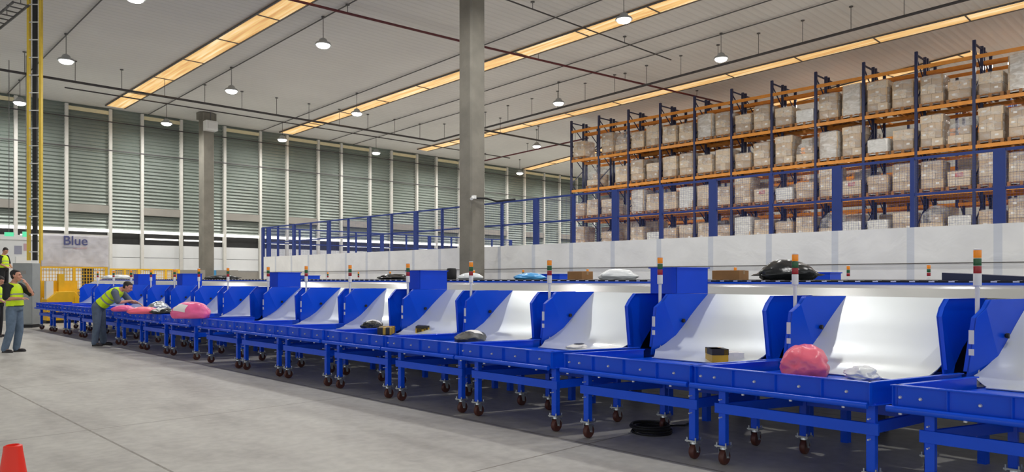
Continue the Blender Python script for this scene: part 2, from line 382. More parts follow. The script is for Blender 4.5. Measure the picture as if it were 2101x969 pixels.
for i in range(len(mx) - 1):
    g = i in (5, 7, 8)
    mb = MB(); x0, x1 = mx[i] + 0.08, mx[i + 1] - 0.08
    for k in range(5):
        mb.box(x0, x1, YW - 0.08, YW, k * 0.66 + 0.01, k * 0.66 + 0.65, 1 if (g and k < 3) else 0)
    mb.box(x0, x1, YW - 0.1, YW - 0.07, 2.03, 2.07, 0)
    struct(mb.build('door_%d' % (i + 1), [M['dockwhite'], M['dockgrey']]), 'white sectional dock door, %s along the louvred wall from its left end' % ORD[i + 1] if i < 24 else 'dock door', 'dock door')
# right end wall behind the racks
struct(MB().box(52, 52.3, -26, 40, 0, 12.4).build('wall_right', M['dockgrey']), 'plain grey wall far behind the pallet racks', 'wall')

# columns
def column(name, x, y, w, label):
    zt = ceil_z(y) - 0.02; c = 0.05; h = w / 2
    poly = [(-h + c, -h), (h - c, -h), (h, -h + c), (h, h - c), (h - c, h), (-h + c, h), (-h, h - c), (-h, -h + c)]
    o = MB().prism([(x + a, y + b) for a, b in poly], 0, zt).build(name, M['concrete'])
    struct(o, label, 'column')
    p = MB().box(x - h - .14, x + h + .14, y - .2, y + .2, zt - .35, zt).build('capital', M['concrete'], o); p['kind'] = 'structure'
    return o
colA = column('column', 14.85, 16.9, 0.58, 'near square concrete column rising behind the sorter')
colB = column('column', 15.3, 37.9, 0.58, 'far concrete column close to the louvred wall')
MB().tube((15.14, 16.6, ceil_z(16.9) - 0.3), (15.45, 16.45, ceil_z(16.9) - 0.1), 0.09).build('bracket', M['dockgrey'], colA)
t = thing('security_camera', 'small white security camera fixed to the near concrete column', 'camera', (14.55, 16.5, 0))
q = 3.95
MB().box(-0.02, 0.08, -0.05, 0.05, q, q + 0.1).build('mount', M['white'], t)
MB().tube((-0.02, 0, q + 0.03), (-0.16, -0.1, q - 0.02), 0.045).build('housing', M['white'], t, True)
mb = MB(); pts = [Vector((14.55, 16.56, 3.98)), Vector((15.1, 16.5, 4.0)), Vector((15.4, 16.4, 3.93)), Vector((16, 16.2, 4.02))]
tag(mb.path(pts, 0.03, 8).build('cable', M['black'], smooth=True), 'thick black cable looping from the column to the mesh fence', 'cable')

# conduits along the lamp rows, pipes
def pipe_thing(name, pts, r, m, label, hang=0.0, step=2.6, cat='pipe'):
    t = thing(name, label, cat, pts[0])
    o0 = Vector(pts[0]); P_ = [Vector(p) - o0 for p in pts]
    MB().path(P_, r, 8).build('pipe_run', m, t, True)
    if hang > 0:
        for a, b in zip(P_[:-1], P_[1:]):
            L = (b - a).length; k = step * 0.5
            while k < L:
                q = a + (b - a) * (k / L); top = ceil_z(q.y + o0.y) - o0.z
                MB().tube(q, (q.x, q.y, top), 0.012, n=6).tube((q.x, q.y, top - .03), (q.x, q.y, top), .07, n=8).build('hanger', M['cable'], t); k += step
    return t
for i, (x, lab) in enumerate(((7.1, 'over the aisle'), (13.1, 'over the sorter'), (19.1, 'over the fenced area'), (25.1, 'in front of the racks'), (23.4, 'beside the lamp conduit'))):
    pipe_thing('conduit', [(x, 39.7, ceil_z(39.7) - .06), (x, -10, ceil_z(-10) - .06)], 0.022, M['cable'], 'thin grey conduit running along the roof deck ' + lab, cat='conduit')
D = 0.83
pipe_thing('sprinkler_pipe', [(-8, 33.0, ceil_z(33) - D), (26.2, 33.0, ceil_z(33) - D), (26.2, -8, ceil_z(-8) - D)], 0.05, M['pipe'], 'long dark sprinkler pipe turning a corner under the roof', D, 1.7)
pipe_thing('sprinkler_pipe', [(8, 33.9, ceil_z(33.9) - D - .05), (33, 33.9, ceil_z(33.9) - D - .05)], 0.028, M['pipe'], 'thin dark pipe beside the longer sprinkler pipe near the louvred wall', 0)
pipe_thing('sprinkler_pipe', [(26.2, 29.2, ceil_z(29.2) - D), (37, 29.2, ceil_z(29.2) - D)], 0.05, M['pipe'], 'short dark branch pipe reaching the far end of the racks', D, 3)
pipe_thing('fire_main', [tuple(at_ceiling(560, -10, .3)), tuple(at_ceiling(1000, 98, .3)), tuple(at_ceiling(1500, 215, .3))], 0.045, M['maroon'], 'maroon pipe crossing under the roof and behind the near column', .3, 5)
pipe_thing('fire_main', [(33.7, 39, ceil_z(39) - .5), (33.7, 28, ceil_z(28) - .5)], 0.045, M['maroon'], 'maroon pipe near the louvred wall beyond the column', .5, 4)
pipe_thing('tension_cable', [(15.1, 17.0, ceil_z(17) - .25), (25.7, 17.0, ceil_z(17) - .25)], 0.025, M['pipe'], 'dark cable stretching from the top of the near column', .25, 5, 'cable')

# high-bay lamps: a regular grid
LX = [7.1, 13.1, 19.1, 25.1, 31.3, 37.2, 43.2, 49]
LY = [37.2, 29.9, 22.6, 14.4, 6.8, -0.8]
vis = {(34.2, 22.6), (7.1, 37.2), (7.1, 29.9), (7.1, 22.6), (13.1, 37.2), (13.1, 29.9), (13.1, 22.6), (19.1, 37.2), (19.1, 29.9), (19.1, 14.4), (25.1, 37.2), (25.1, 22.6), (25.1, 14.4), (31.3, 29.9), (37.2, 37.2), (37.2, 22.6)}
lamp0 = None
nl = 0
for y in LY:
    for x in LX:
        if x == 31.3 and y < 25: x = 34.2
        zl = ceil_z(y) - 0.98
        ld = bpy.data.lights.get('high_bay')
        if ld is None:
            ld = bpy.data.lights.new('high_bay', 'AREA'); ld.shape = 'DISK'; ld.size = 0.34; ld.energy = 185
            ld.color = (1.0, 0.99, 0.965)
        lo = bpy.data.objects.new('high_bay_light', ld); C.objects.link(lo); lo.location = (x, y, zl - 0.11)
        if (x, y) in vis:
            ri, ci = LY.index(y), LX.index(31.3 if x == 34.2 else x)
            lab = 'round high-bay lamp, %s row from the louvred wall, %s line from left' % (ORD[ri + 1], ORD[ci + 1])
            if lamp0 is None:
                lamp0 = thing('high_bay_lamp', lab, 'lamp', (x, y, zl), 0, 'high-bay lamps')
                MB().tube((0, 0, 0.2), (0, 0, 0.98), 0.012, n=6).lathe([(0.06, 0.94), (0.06, 0.98)], 10).build('cord', M['cable'], lamp0)
                MB().lathe([(0.27, 0.0), (0.275, 0.02), (0.24, 0.08), (0.15, 0.12), (0.12, 0.2), (0.05, 0.24)], 28).build('housing', M['lamp'], lamp0, True)
                MB().lathe([(0.05, -0.1), (0.12, -0.092), (0.18, -0.07), (0.215, -0.035), (0.225, 0.002)], 28).build('lens', M['lens'], lamp0)
            else: copy_tree(lamp0, lab, (x, y, zl))

wd = bpy.data.worlds.new('world'); sc.world = wd; wd.use_nodes = True
bg = wd.node_tree.nodes['Background']; bg.inputs[0].default_value = (0.95, 0.98, 1.0, 1); bg.inputs[1].default_value = 1.0

# ------------------------------------------------------------------ catch tables and chutes
SK = 0.30; X0 = 5.675
def sh(a_, x, z):                      # module coordinates (along row, depth, height) -> local mesh
    return (x - X0, a_ - SK * (x - X0), z)
def shb(x, a_, z): return sh(a_, x, z)
TY = [0.41, 2.0, 3.49, 5.12, 6.61, 8.10, 9.64, 11.13, 12.64, 14.52, 16.1, 17.6, 19.25, 20.86, 22.35, 23.95, 25.5]
POLE = [1.63, 3.13, 4.645, 6.285, 7.77, 9.235, 10.87, 12.35, 13.85, 15.72, 17.3, 18.8, 20.45, 22.02, 23.55, 25.1, 26.65]
holds = ['cut off by the right edge of the photo', 'holding a pink bag and white plastic', 'holding a yellow and black box beside a white one', 'holding one flat pale parcel', 'holding a dark grey labelled bag', 'holding one long black and yellow box', 'holding a black bag and a black and yellow box', 'standing empty, eighth from the right end', 'standing empty, ninth from the right end', 'holding brown and dark parcels', 'holding the big magenta bag', 'holding a black parcel and a silver bag', 'where the bending worker leans over', 'behind the bending worker, fourth from the far end', 'third from the far end of the row', 'second from the far end of the row', 'last at the far end of the row']
t = thing('catch_table', '', 'table', (X0, TY[0], 0), 0, 'blue catch tables in a row')
rim = MB()
xf = 5.60
rim.box(xf, xf + .006, -.02, 1.42, .665, .83, sh=shb)
rim.box(xf - .03, xf + .03, -.03, 1.43, .822, .832, sh=shb); rim.box(xf - .028, xf + .02, -.02, 1.42, .66, .668, sh=shb)
for a_ in (-.02, .33, .70, 1.07, 1.414): rim.box(xf - .026, xf + .002, a_, a_ + .006, .668, .822, sh=shb)
for a_, xe in ((0.0, 6.66), (1.40, 6.50)):
    rim.box(xf, xe, a_ - .003, a_ + .003, .66, .83, sh=shb); rim.box(xf, xe, a_ - .02, a_ + .02, .822, .832, sh=shb)
    rim.box(xf, xe, a_ - .02, a_ + .02, .655, .663, sh=shb)
rim.box(6.60, 6.606, 0, 1.40, .60, .742, sh=shb)
rim.build('rim', M['blue'], t, bevel=0.002)
MB().box(xf + .006, 6.70, .003, 1.36, .735, .745, sh=shb).build('tray_floor', M['blue'], t)
p = MB().tube(sh(-.02, xf - .05, .665), sh(1.44, xf - .05, .665), .024, n=14)
p.build('bumper_pipe', M['blue'], t, True)
bme = MB().tube((0, 0, 0), (-.014, 0, 0), .013, .008, 8).mesh('bolt', M['bolt'])
bm2 = MB().tube((0, 0, 0), (0, 0, -.012), .012, n=8).mesh('bolt', M['bolt'])
bm3 = MB().tube((-.08, 0, 0), (.08, 0, 0), .006, n=6).mesh('pin', M['bolt'])
def stud(nm_, me, q):
    o = bpy.data.objects.new(nm_, me); C.objects.link(o); o.parent = t; o.location = q
for a_ in (.16, .52, .89, 1.25, 1.38): stud('bolt', bme, sh(a_, xf - .002, .745))
for a_ in (.15, .55, .95, 1.35): stud('bolt', bm2, sh(a_, xf - .05, .643))
for a_ in (.03, 1.23):
    for z in (.41, .56): stud('pin', bm3, (0, a_, z))
for (lx, la) in ((0, .03), (0, 1.23), (.86, -.10), (.86, 0.92)):
    MB().box(lx - .032, lx + .032, la - .032, la + .032, .17, .67).build('leg', M['blue'], t, bevel=.006)
    cs = MB().box(lx - .055, lx + .055, la - .055, la + .055, .158, .172)
    for (i, j) in ((-1, -1), (1, -1), (1, 1), (-1, 1)): cs.tube((lx + i * .042, la + j * .042, .15), (lx + i * .042, la + j * .042, .195), .007, n=6)
    cs.tube((lx, la, .135), (lx, la, .16), .035, .03, 12)
    for s_ in (-1, 1):
        cs.add([(lx - .03 + dx, la + s_ * .032 + dy, z) for dy in (-.003, .003) for dx, z in ((0, .14), (.06, .14), (.055, .06), (.025, .06))],
               [(0, 1, 2, 3), (7, 6, 5, 4), (0, 4, 5, 1), (1, 5, 6, 2), (2, 6, 7, 3), (3, 7, 4, 0)])
    cs.tube((lx + .01, la - .045, .068), (lx + .01, la + .045, .068), .01, n=8)
    cs.box(lx + .04, lx + .075, la - .02, la + .02, .1, .125); cs.box(lx + .06, lx + .085, la - .022, la + .022, .07, .1)
    co = cs.build('caster', M['zinc'], t)
    MB().lathe([(.03, -.024), (.058, -.024), (.066, -.016), (.068, 0), (.066, .016), (.058, .024), (.03, .024)], 20, c=(lx + .01, la, .068), axis='y').build('wheel', M['wheel'], co, True)
def rail(p0, p1, w=.03, h=.085): MB().bar(p0, p1, w, h).build('lower_rail', M['blue'], t, bevel=.003)
rail((-.035, -.03, .485), (-.035, 1.29, .485)); rail((.86, -.13, .485), (.86, .95, .485))
rail((0, .03, .485), (.86, -.10, .485)); rail((0, 1.23, .485), (.86, .92, .485))
tables = [t]
for i in range(1, 17): tables.append(copy_tree(t, '', (X0, TY[i], 0)))
for i, o in enumerate(tables): o['label'] = 'blue steel catch table on casters ' + holds[i]

# chutes
XF, XT, ZT = 6.72, 7.38, 1.409
AR, AL = .24, 1.41
prof = [(6.46, .757), (6.56, .765), (6.66, .785), (6.76, .825), (6.86, .89), (6.95, .97), (7.05, 1.075), (7.16, 1.195), (7.27, 1.305), (7.38, 1.409)]
def slide_z(x):
    for (a_, b_), (c_, d_) in zip(prof[:-1], prof[1:]):
        if a_ <= x <= c_: return b_ + (d_ - b_) * (x - a_) / (c_ - a_)
    return prof[0][1] if x < prof[0][0] else prof[-1][1]
c0 = thing('parcel_chute', '', 'chute', (X0, POLE[0] - 1.14, 0), 0, 'chutes along the sorter')
mb = MB(); N = 24
top = []; bot = []
for i in range(N + 1):
    x = prof[0][0] + (prof[-1][0] - prof[0][0]) * i / N; z = slide_z(x)
    a1 = (AL - .008 + max(0, min(1, (7.0 - x) / .28)) * .06) if x > XF else 1.24 + (x - 6.46) * .3 if x < 6.5 else 1.252 + (x - 6.5) / .22 * .20
    top += [sh(AR + .008, x, z), sh((AR + a1) / 2, x, z), sh(a1, x, z)]
    bot += [sh(AR + .008, x + .004, z - .008), sh((AR + a1) / 2, x + .004, z - .008), sh(a1, x + .004, z - .008)]
n3 = len(top); fs = []
for i in range(N):
    for j in range(2):
        q = i * 3 + j; fs.append((q, q + 1, q + 4, q + 3)); fs.append((n3 + q, n3 + q + 3, n3 + q + 4, n3 + q + 1))
    fs.append((i * 3, i * 3 + 3, n3 + i * 3 + 3, n3 + i * 3)); fs.append((i * 3 + 2, n3 + i * 3 + 2, n3 + i * 3 + 5, i * 3 + 5))
fs.append((0, n3, n3 + 1, 1)); fs.append((1, n3 + 1, n3 + 2, 2))
fs.append((n3 - 3, n3 - 2, 2 * n3 - 2, 2 * n3 - 3)); fs.append((n3 - 2, n3 - 1, 2 * n3 - 1, 2 * n3 - 2))
mb.add(top + bot, fs).build('slide', M['slide'], c0, True)
# side panels: vertical front, chamfer, level top, a fold line from chamfer to slide
def panel(a_, fl):
    th = .012
    zc, zt = 1.27, ZT + .004
    pts = [(XF, .752), (XF, zc), (XF + .065, zc + .07), (XF + .13, zt), (XT, zt), (XT, ZT - .14), (7.08, 1.0), (6.98, .86), (6.9, .775), (6.85, .752)]
    fa = {0: fl, 1: fl * .3, 9: fl * .62, 8: fl * .44}
    vs = []
    for s_ in (-1, 1):
        for k, (x, z) in enumerate(pts): vs.append(sh(a_ + fa.get(k, 0) + s_ * th / 2, x, z))
    n = len(pts)
    tri = [(0, 1, 2, 7), (0, 7, 8, 9), (2, 3, 4, 5), (2, 5, 6, 7)]
    fs = [tuple(f) for f in tri] + [tuple(reversed([i + n for i in f])) for f in tri] + [(i, i + n, (i + 1) % n + n, (i + 1) % n) for i in range(n)]
    m_ = MB().add(vs, fs)
    o_ = -1 if fl < 0 else 1          # folded flange along front edge, chamfer and top
    e = [(XF, .84), (XF, zc), (XF + .065, zc + .07), (XF + .13, zt), (XT - .02, zt)]
    for (xa, za), (xb, zb) in zip(e[:-1], e[1:]):
        f0 = (fl * .86 if za < 1 else fl * .3) if xa == XF else 0; f1 = fl * .3 if xb == XF else 0
        A = [Vector(sh(a_ + f0, xa, za)), Vector(sh(a_ + f1, xb, zb)), Vector(sh(a_ + f1 + o_ * .035, xb, zb)), Vector(sh(a_ + f0 + o_ * .035, xa, za))]
        dn = Vector((.006, 0, -.004)); m_.add(A + [v + dn for v in A], [(0, 1, 2, 3), (7, 6, 5, 4), (0, 4, 5, 1), (1, 5, 6, 2), (2, 6, 7, 3), (3, 7, 4, 0)])
    return m_
panel(AR, -.07).build('side_panel', M['blue'], c0)
pl = panel(AL, .1).build('side_panel', M['blue'], c0)
q = sh(AL - .012, 7.02, 1.12); MB().lathe([(.022, 0), (.022, .02), (.012, .03)], 10, c=(q[0], q[1] - .028, q[2]), axis='y').build('rubber_stop', M['black'], c0)
st = MB()
for z0_, z1_ in ((1.06, 1.17), (.97, 1.02)):
    q = sh(AL + .045, XF - .003, 0); st.box(q[0] - .003, q[0], q[1] - .002, q[1] + .036, z0_, z1_)
st.build('sticker', M['label'], pl)
# frame, motor and sensor in the gap between chutes
dr = MB().box(7.0, 7.3, AL + .06, AL + .22, .72, .98, sh=shb).box(7.05, 7.2, AL + .05, AL + .1, .98, 1.06, sh=shb)
q = sh(AL + .12, 7.02, .92); dr.tube((q[0] - .1, q[1], q[2]), (q[0], q[1], q[2]), .06, n=14)
dr.build('drive_unit', M['dark'], c0)
q = sh(AL + .14, 6.97, 1.07); MB().box(q[0], q[0] + .03, q[1] - .02, q[1] + .02, q[2], q[2] + .03).build('sensor', M['white'], c0)
bk = MB().box(7.40, 7.42, AL - .02, AL + .26, .72, 1.38, sh=shb).box(6.9, 7.4, AL + .02, AL + .2, .68, .72, sh=shb)
bk.build('back_plate', M['blue'], c0)

for x, a_ in ((7.3, .2), (7.3, 1.35)): MB().box(x - .03, x + .03, a_ - .03, a_ + .03, 0, .78 if x < 7.2 else 1.2, sh=shb).build('support', M['blue'], c0)

chutes = [c0]
for i in range(1, 17): chutes.append(copy_tree(c0, '', (X0, POLE[i] - 1.14, 0)))
for i, o in enumerate(chutes):
    o['label'] = ('white curved parcel chute between blue side panels, %s from the right end' % ORD[i + 1]) if i < 16 else 'white curved parcel chute between blue panels, last at the far end'

# signal towers
def tower(zb, h):
    t = thing('signal_tower', '', 'signal light', (0, 0, 0), 0, 'signal towers')
    H = h
    MB().tube((0, 0, zb), (0, 0, H - .30), .017, n=12).tube((0, 0, zb), (0, 0, zb + .012), .05, n=12).build('pole', M['white'], t, True)
    MB().lathe([(.02, H - .305), (.030, H - .295), (.030, H - .205), (.028, H - .20)], 16).build('socket', M['white'], t, True)
    for nm, a_, b_, m_ in (('red_lamp', .198, .140, 'red'), ('green_lamp', .136, .078, 'green'), ('amber_lamp', .074, .012, 'amber')):
        MB().lathe([(.028, H - a_), (.029, H - a_ + .004), (.029, H - b_ - .004), (.028, H - b_)], 16).build(nm, M[m_], t, True)
    MB().lathe([(.029, H - .012), (.029, H - .002), (.024, H)], 16).build('cap', M['white'], t, True)
    return t
tw = tower(.72, 1.82)
base_lab = 'amber, green and red signal tower among the chutes, '
for i in range(16):
    lab = base_lab + '%s from the right' % ORD[i + 1]
    loc = (6.81, POLE[i], 0)
    if i == 0: tw.location = loc; tw['label'] = lab
    else: copy_tree(tw, lab, loc)
rear = [(1905, 1), (1740, 0), (1508, 0), (1205, 0), (1073, 0), (972, 0), (800, 0), (735, 0), (672, 0)]
for k, (px, _) in enumerate(rear):
    p = at_x(px, 560, 13.8)
    copy_tree(tw, 'signal tower standing behind the sorter belt, %s from the right' % ORD[k + 1], (13.8, p.y, 0), group='signal towers behind the sorter')

# blue hoods bridging the gap between two chutes
def hood(i, k, lab, first=[None]):
    if first[0] is None:
        t = thing('chute_hood', lab, 'hood', (X0, POLE[i] - 1.14, 0), 0, 'blue hoods on the chutes')
        w = .006; a0, a1, x0, x1, zb, zt = AL - .005, AL + .335, 6.95, 7.38, ZT + .012, 1.705
        m_ = MB().box(x0, x0 + w, a0, a1, zb, zt, sh=shb).box(x0, x1, a0, a0 + w, zb, zt, sh=shb).box(x0, x1, a1 - w, a1, zb, zt, sh=shb).box(x1 - w, x1, a0, a1, zb, zt, sh=shb)
        m_.box(x0, x1, a0, a1, zb - .006, zb, sh=shb)
        m_.build('shell', M['bluebox'], t)
        f_ = MB()
        f_.box(x0 - .015, x0 + .0, a0 - .015, a1 + .015, zt - .012, zt, sh=shb).box(x0 - .015, x1 + .015, a0 - .015, a0, zt - .012, zt, sh=shb).box(x0 - .015, x1 + .015, a1, a1 + .015, zt - .012, zt, sh=shb).box(x1, x1 + .015, a0 - .015, a1 + .015, zt - .012, zt, sh=shb)
        f_.build('flange', M['bluebox'], t)
        first[0] = t
    else: copy_tree(first[0], lab, (X0, POLE[i] - 1.14, 0))
for k, i in enumerate((2, 5, 8, 11, 13)):
    hood(i, k, ['largest-looking blue box hood on the chutes, nearest the right end', 'blue box hood on the chutes, second from the right end', 'blue box hood on the chutes, third from the right end', 'blue box hood on the chutes, fourth from the right end', 'blue box hood above the bending worker, farthest on the chutes'][k])
for k, px in enumerate((1676, 1140, 818, 634)):
    p = at_x(px, 570, 14.1)
    m_ = MB().box(-.25, .25, -.35, .35, 0.9, 1.69).box(-.27, .27, -.37, .37, 1.68, 1.70)
    o = m_.build('chute_hood', M['bluebox']); o.location = (14.1, p.y, 0)
    tag(o, 'blue box hood peeking up behind the sorter belt, %s from the right' % ORD[k + 1], 'hood', 'blue hoods behind the sorter')

# the sorter itself
s = thing('sorter_conveyor', 'long belt sorter with pale apron, blue rail and black belt edge behind the chutes', 'conveyor', (7.74, 13, 0))
ox, oy = 7.74, 13.0
Y0, Y1 = -4.0, 28.3
def loc(x0, x1, y0, y1, z0, z1, m_): return m_.box(x0 - ox, x1 - ox, y0 - oy, y1 - oy, z0, z1)
ap = MB(); ap.add([(7.386 - ox, Y0 - oy, ZT), (7.386 - ox, Y1 - oy, ZT), (7.56 - ox, Y1 - oy, 1.487), (7.56 - ox, Y0 - oy, 1.487), (7.75 - ox, Y1 - oy, 1.522), (7.75 - ox, Y0 - oy, 1.522)], [(0, 1, 2, 3), (3, 2, 4, 5)])
k6 = [(x + .004, y, z - .012) for x, y, z in ap.v[:6]]
ap.add(k6, [(3, 2, 1, 0), (5, 4, 2, 3)]); ap.build('apron', M['apron'], s)
loc(7.74, 7.79, Y0, Y1, 1.505, 1.542, MB()).build('side_rail', M['blue'], s)
loc(7.79, 9.1, Y0, Y1, 1.50, 1.562, MB()).build('belt', M['black'], s)
loc(11.4, 13.1, Y0, Y1, 1.50, 1.562, MB()).build('belt', M['black'], s)
tk = MB(); y = Y0 + .1
while y < Y1: loc(7.786, 7.789, y, y + .05, 1.546, 1.558, tk); loc(7.79, 7.9, y, y + .02, 1.562, 1.5635, tk); y += .17
tk.build('marking', M['label'], s)['kind'] = 'stuff'
loc(9.1, 11.4, Y0, Y1, 1.35, 1.40, MB()).build('deck', M['dark'], s)
loc(13.1, 13.15, Y0, Y1, 1.4, 1.545, MB()).build('side_rail', M['blue'], s)
loc(7.95, 8.0, Y0, Y1, .3, 1.50, MB()).build('shade_sheet', M['navy'], s)  # dark sheet added beneath the belt to stand for the shade there
for z0_, z1_ in ((.60, .735), (.40, .53)): loc(7.44, 7.48, Y0, Y1, z0_, z1_, MB()).build('skirt_beam', M['blue'], s)
for k in range(22):
    y = Y0 + .6 + k * 1.55
    for x in (8.1, 12.9): loc(x - .05, x + .05, y - .05, y + .05, 0, 1.5, MB()).build('support_leg', M['navy'], s)
# cable coil under the third table
cp = at_z(1335, 868, 0.02)
t = MB(); 
for k in range(5): t.torus((rnd.uniform(-.02, .02), rnd.uniform(-.02, .02), .012 + .018 * k), .2 - .01 * (k % 3), .011, 30, 6)
t.path([(.2, 0, .02), (.35, .05, .012), (.5, -.08, .012), (.8, -.02, .012)], .011, 6)
o = t.build('cable_coil', M['black'], smooth=True); o.location = (6.35, at_x(1335, 868, 6.35).y, 0); tag(o, 'coil of black cable on the floor beneath the blue table', 'cable coil')

# ------------------------------------------------------------------ white sheeting wall, mesh fence, racks
XW = 16.0
zw = 2.60
struct(MB().box(XW, XW + .03, -8, 33.0, 0, zw).build('wall_sheeting', M['sheet']), 'long white plastic sheeting wall below the blue mesh fence', 'wall')
tag(MB().path([(XW - .03, -8, 1.88), (XW - .03, 33, 1.88)], .012, 6).build('cable', M['cable']), 'thin dark cable running along the white sheeting wall', 'cable')
def fence(name, p0, p1, ztop, nbay, label, z0=0.0, thick=0):
    t = thing(name, label, 'fence', p0)
    d = Vector(p1) - Vector(p0); L = d.length; u = d / L
    for k in range(nbay + 1):
        q = u * (L * k / nbay); w = .2 if (k + thick) % 2 == 0 else .075
        a_ = MB(); a_.bar(q + Vector((0, 0, z0)), q + Vector((0, 0, ztop)), w, .08, up=u.cross(Vector((0, 0, 1)))); a_.build('post', M['fence'], t)
    for z in (ztop - .02, 3.26): MB().bar(Vector((0, 0, z)), d + Vector((0, 0, z)), .05, .05).build('rail', M['fence'], t)
    g = MB(); n = int(L / .05)
    off = u.cross(Vector((0, 0, 1))) * .02
    for k in range(n + 1):
        q = u * (L * k / n) + off; g.bar(q + Vector((0, 0, zw - .1)), q + Vector((0, 0, ztop - .03)), .003, .003)
    z = zw
    while z < ztop: g.bar(off + Vector((0, 0, z)), d + off + Vector((0, 0, z)), .003, .003); z += .05
    g.build('wire_mesh', M['fence'], t)
    return t
fence('mesh_fence', (XW + .12, 33.3, 0), (XW + .12, -6.93, 0), 4.0, 27, 'long blue steel mesh fence standing behind the white sheeting wall')
fence('mesh_fence', (XW + .3, 33.1, 0), (32.3, 33.1, 0), 4.0, 10, 'blue mesh fence returning towards the racks at the far end')

XR, BAY = 30.3, 1.9
YE = 26.35                                # far end of the rack
LV = [1.6, 3.2, 4.79, 6.35, 7.97, 9.55]
NB = 12
def rack(x, name, label, ext=0):
    t = thing(name, label, 'rack', (x, YE, 0), 0, 'pallet racks')
    D = 1.0
    for k in range(NB + 1):
        y = -k * BAY; m_ = MB()
        for xx in (0, D): m_.box(xx - .05, xx + .05, y - .05, y + .05, 0, 10.1)
        m_.box(-.08, .08, y - .09, y + .09, 0, .02).box(D - .08, D + .08, y - .09, y + .09, 0, .02)
        z = .3; fl = 0
        while z < 9.2:
            a_, b_ = ((0, D) if fl % 2 == 0 else (D, 0)); m_.bar((a_, y, z), (b_, y, z + .8), .035, .035); z += .8; fl += 1
        m_.bar((0, y, 9.98), (D, y, 9.98), .05, .05)
        m_.build('upright_frame', M['navy'], t)
    for z in LV:
        for xx in (-.02, D + .02): MB().box(xx - .025, xx + .025, -NB * BAY, 0, z - .13, z).build('beam', M['orange'], t)
        if z < 9:
            m_ = MB()
            for k in range(NB * 2): m_.box(0, D, -(k + .3) * .95, -(k + .3) * .95 - .06, z - .06, z - .005)
            m_.build('slat', M['orange'], t)
    return t
rack(XR, 'pallet_rack', 'front row of tall orange and navy pallet racking')
rack(XR + 1.25, 'pallet_rack', 'second row of racking back to back with the front row')
rack(XR + 5.2, 'pallet_rack', 'third row of pallet racking across the aisle behind')

# pallet loads: prototypes with a pallet, stacked cartons and film
def pallet_mesh():
    m_ = MB()
    for yy in (-.36, -.18, 0, .18, .36): m_.box(-.5, .5, yy - .05, yy + .05, .122, .144)
    for xx in (-.44, 0, .44): m_.box(xx - .06, xx + .06, -.41, .41, .10, .122)
    for xx in (-.44, 0, .44):
        for yy in (-.36, 0, .36): m_.box(xx - .06, xx + .06, yy - .05, yy + .05, .02, .10)
    for yy in (-.36, 0, .36): m_.box(-.5, .5, yy - .05, yy + .05, 0, .02)
    return m_.mesh('pallet', M['wood'])
PM = pallet_mesh()
protos = []
def proto(h, kind, seed):
    r = random.Random(seed)
    t = thing('pallet_load', '', 'pallet load', (0, 0, -50), 0, 'wrapped pallet loads')
    po = bpy.data.objects.new('pallet', PM); C.objects.link(po); po.parent = t
    m_ = MB(); layers = max(2, int(h / .27)); lh = h / layers
    wx, wy = .46, .385
    mats = [M['carton0'], M['carton1'], M['carton2'], M['cartonw'], M['cartonr'], M['label']]
    for k in range(layers):
        ny = r.choice((2, 3)); nx = 2
        base = 3 if kind == 'white' else r.choice((0, 1, 2))
        sx, sy = r.uniform(.93, 1), r.uniform(.93, 1)
        for i in range(nx):
            for j in range(ny):
                if kind == 'slump' and k >= layers - 2 and j >= (ny - 1 if k == layers - 2 else ny - 2): continue
                x0 = -wx * sx + 2 * wx * sx * i / nx; x1 = x0 + 2 * wx * sx / nx - .008
                y0 = -wy * sy + 2 * wy * sy * j / ny; y1 = y0 + 2 * wy * sy / ny - .008
                z0 = .146 + k * lh; jx = r.uniform(-.01, .01)
                m_.box(x0 + jx, x1 + jx, y0, y1, z0, z0 + lh - .006, base if r.random() < .8 else r.choice((0, 1, 2)))
                if i == 0 and kind != 'white' and r.random() < .35:
                    yc = (y0 + y1) / 2; zc = z0 + lh * .5
                    m_.box(x0 + jx - .003, x0 + jx, yc - .05, yc + .06, zc - .03, zc + .04, 5)
        if kind == 'red' and k == layers - 1: m_.box(-wx - .006, -wx, -.14, .12, .146 + k * lh + .05, .146 + k * lh + lh - .07, 4)
    m_.build('carton_stack', mats, t)
    # film follows the stack, pinched at the top
    f_ = MB(); n = 28; rings = []
    for z, s in ((.05, 1.04), (.2, 1.03), (h * .5, 1.035), (h * .9, 1.03), (h + .15, 1.01), (h + .19, .85), (h + .17, .4)):
        ring = []
        for i in range(n):
            a_ = 2 * PI * i / n; c_, s_ = math.cos(a_), math.sin(a_)
            p_ = 7; rr = (abs(c_) ** p_ + abs(s_) ** p_) ** (-1 / p_)
            x, y = (wx + .012) * rr * c_ * s, (wy + .012) * rr * s_ * s
            zz = z + r.uniform(-.012, .012)
            if kind == 'slump' and z > h * .4 and y > 0: zz -= (z - h * .4) * .55 * min(1, y / .4)
            ring.append((x + r.uniform(-.008, .008), y + r.uniform(-.008, .008), zz))
        rings += ring
    k = 7
    f_.add(rings, [(j * n + i, j * n + (i + 1) % n, (j + 1) * n + (i + 1) % n, (j + 1) * n + i) for j in range(k - 1) for i in range(n)] + [tuple(range((k - 1) * n, k * n))])
    f_.build('stretch_wrap', M['wrapw'] if kind in ('white', 'film') else M['wrap'], t, True)
    return t
plist = [(.8, 'brown', 1), (1.0, 'brown', 2), (1.15, 'brown', 3), (.65, 'brown', 4), (.9, 'slump', 5), (.5, 'white', 6), (.95, 'white', 7), (1.05, 'film', 8), (.55, 'red', 9), (.75, 'brown', 10), (1.2, 'film', 11), (.95, 'brown', 12)]
used = [0] * len(plist)
for a_ in plist: protos.append(proto(*a_))
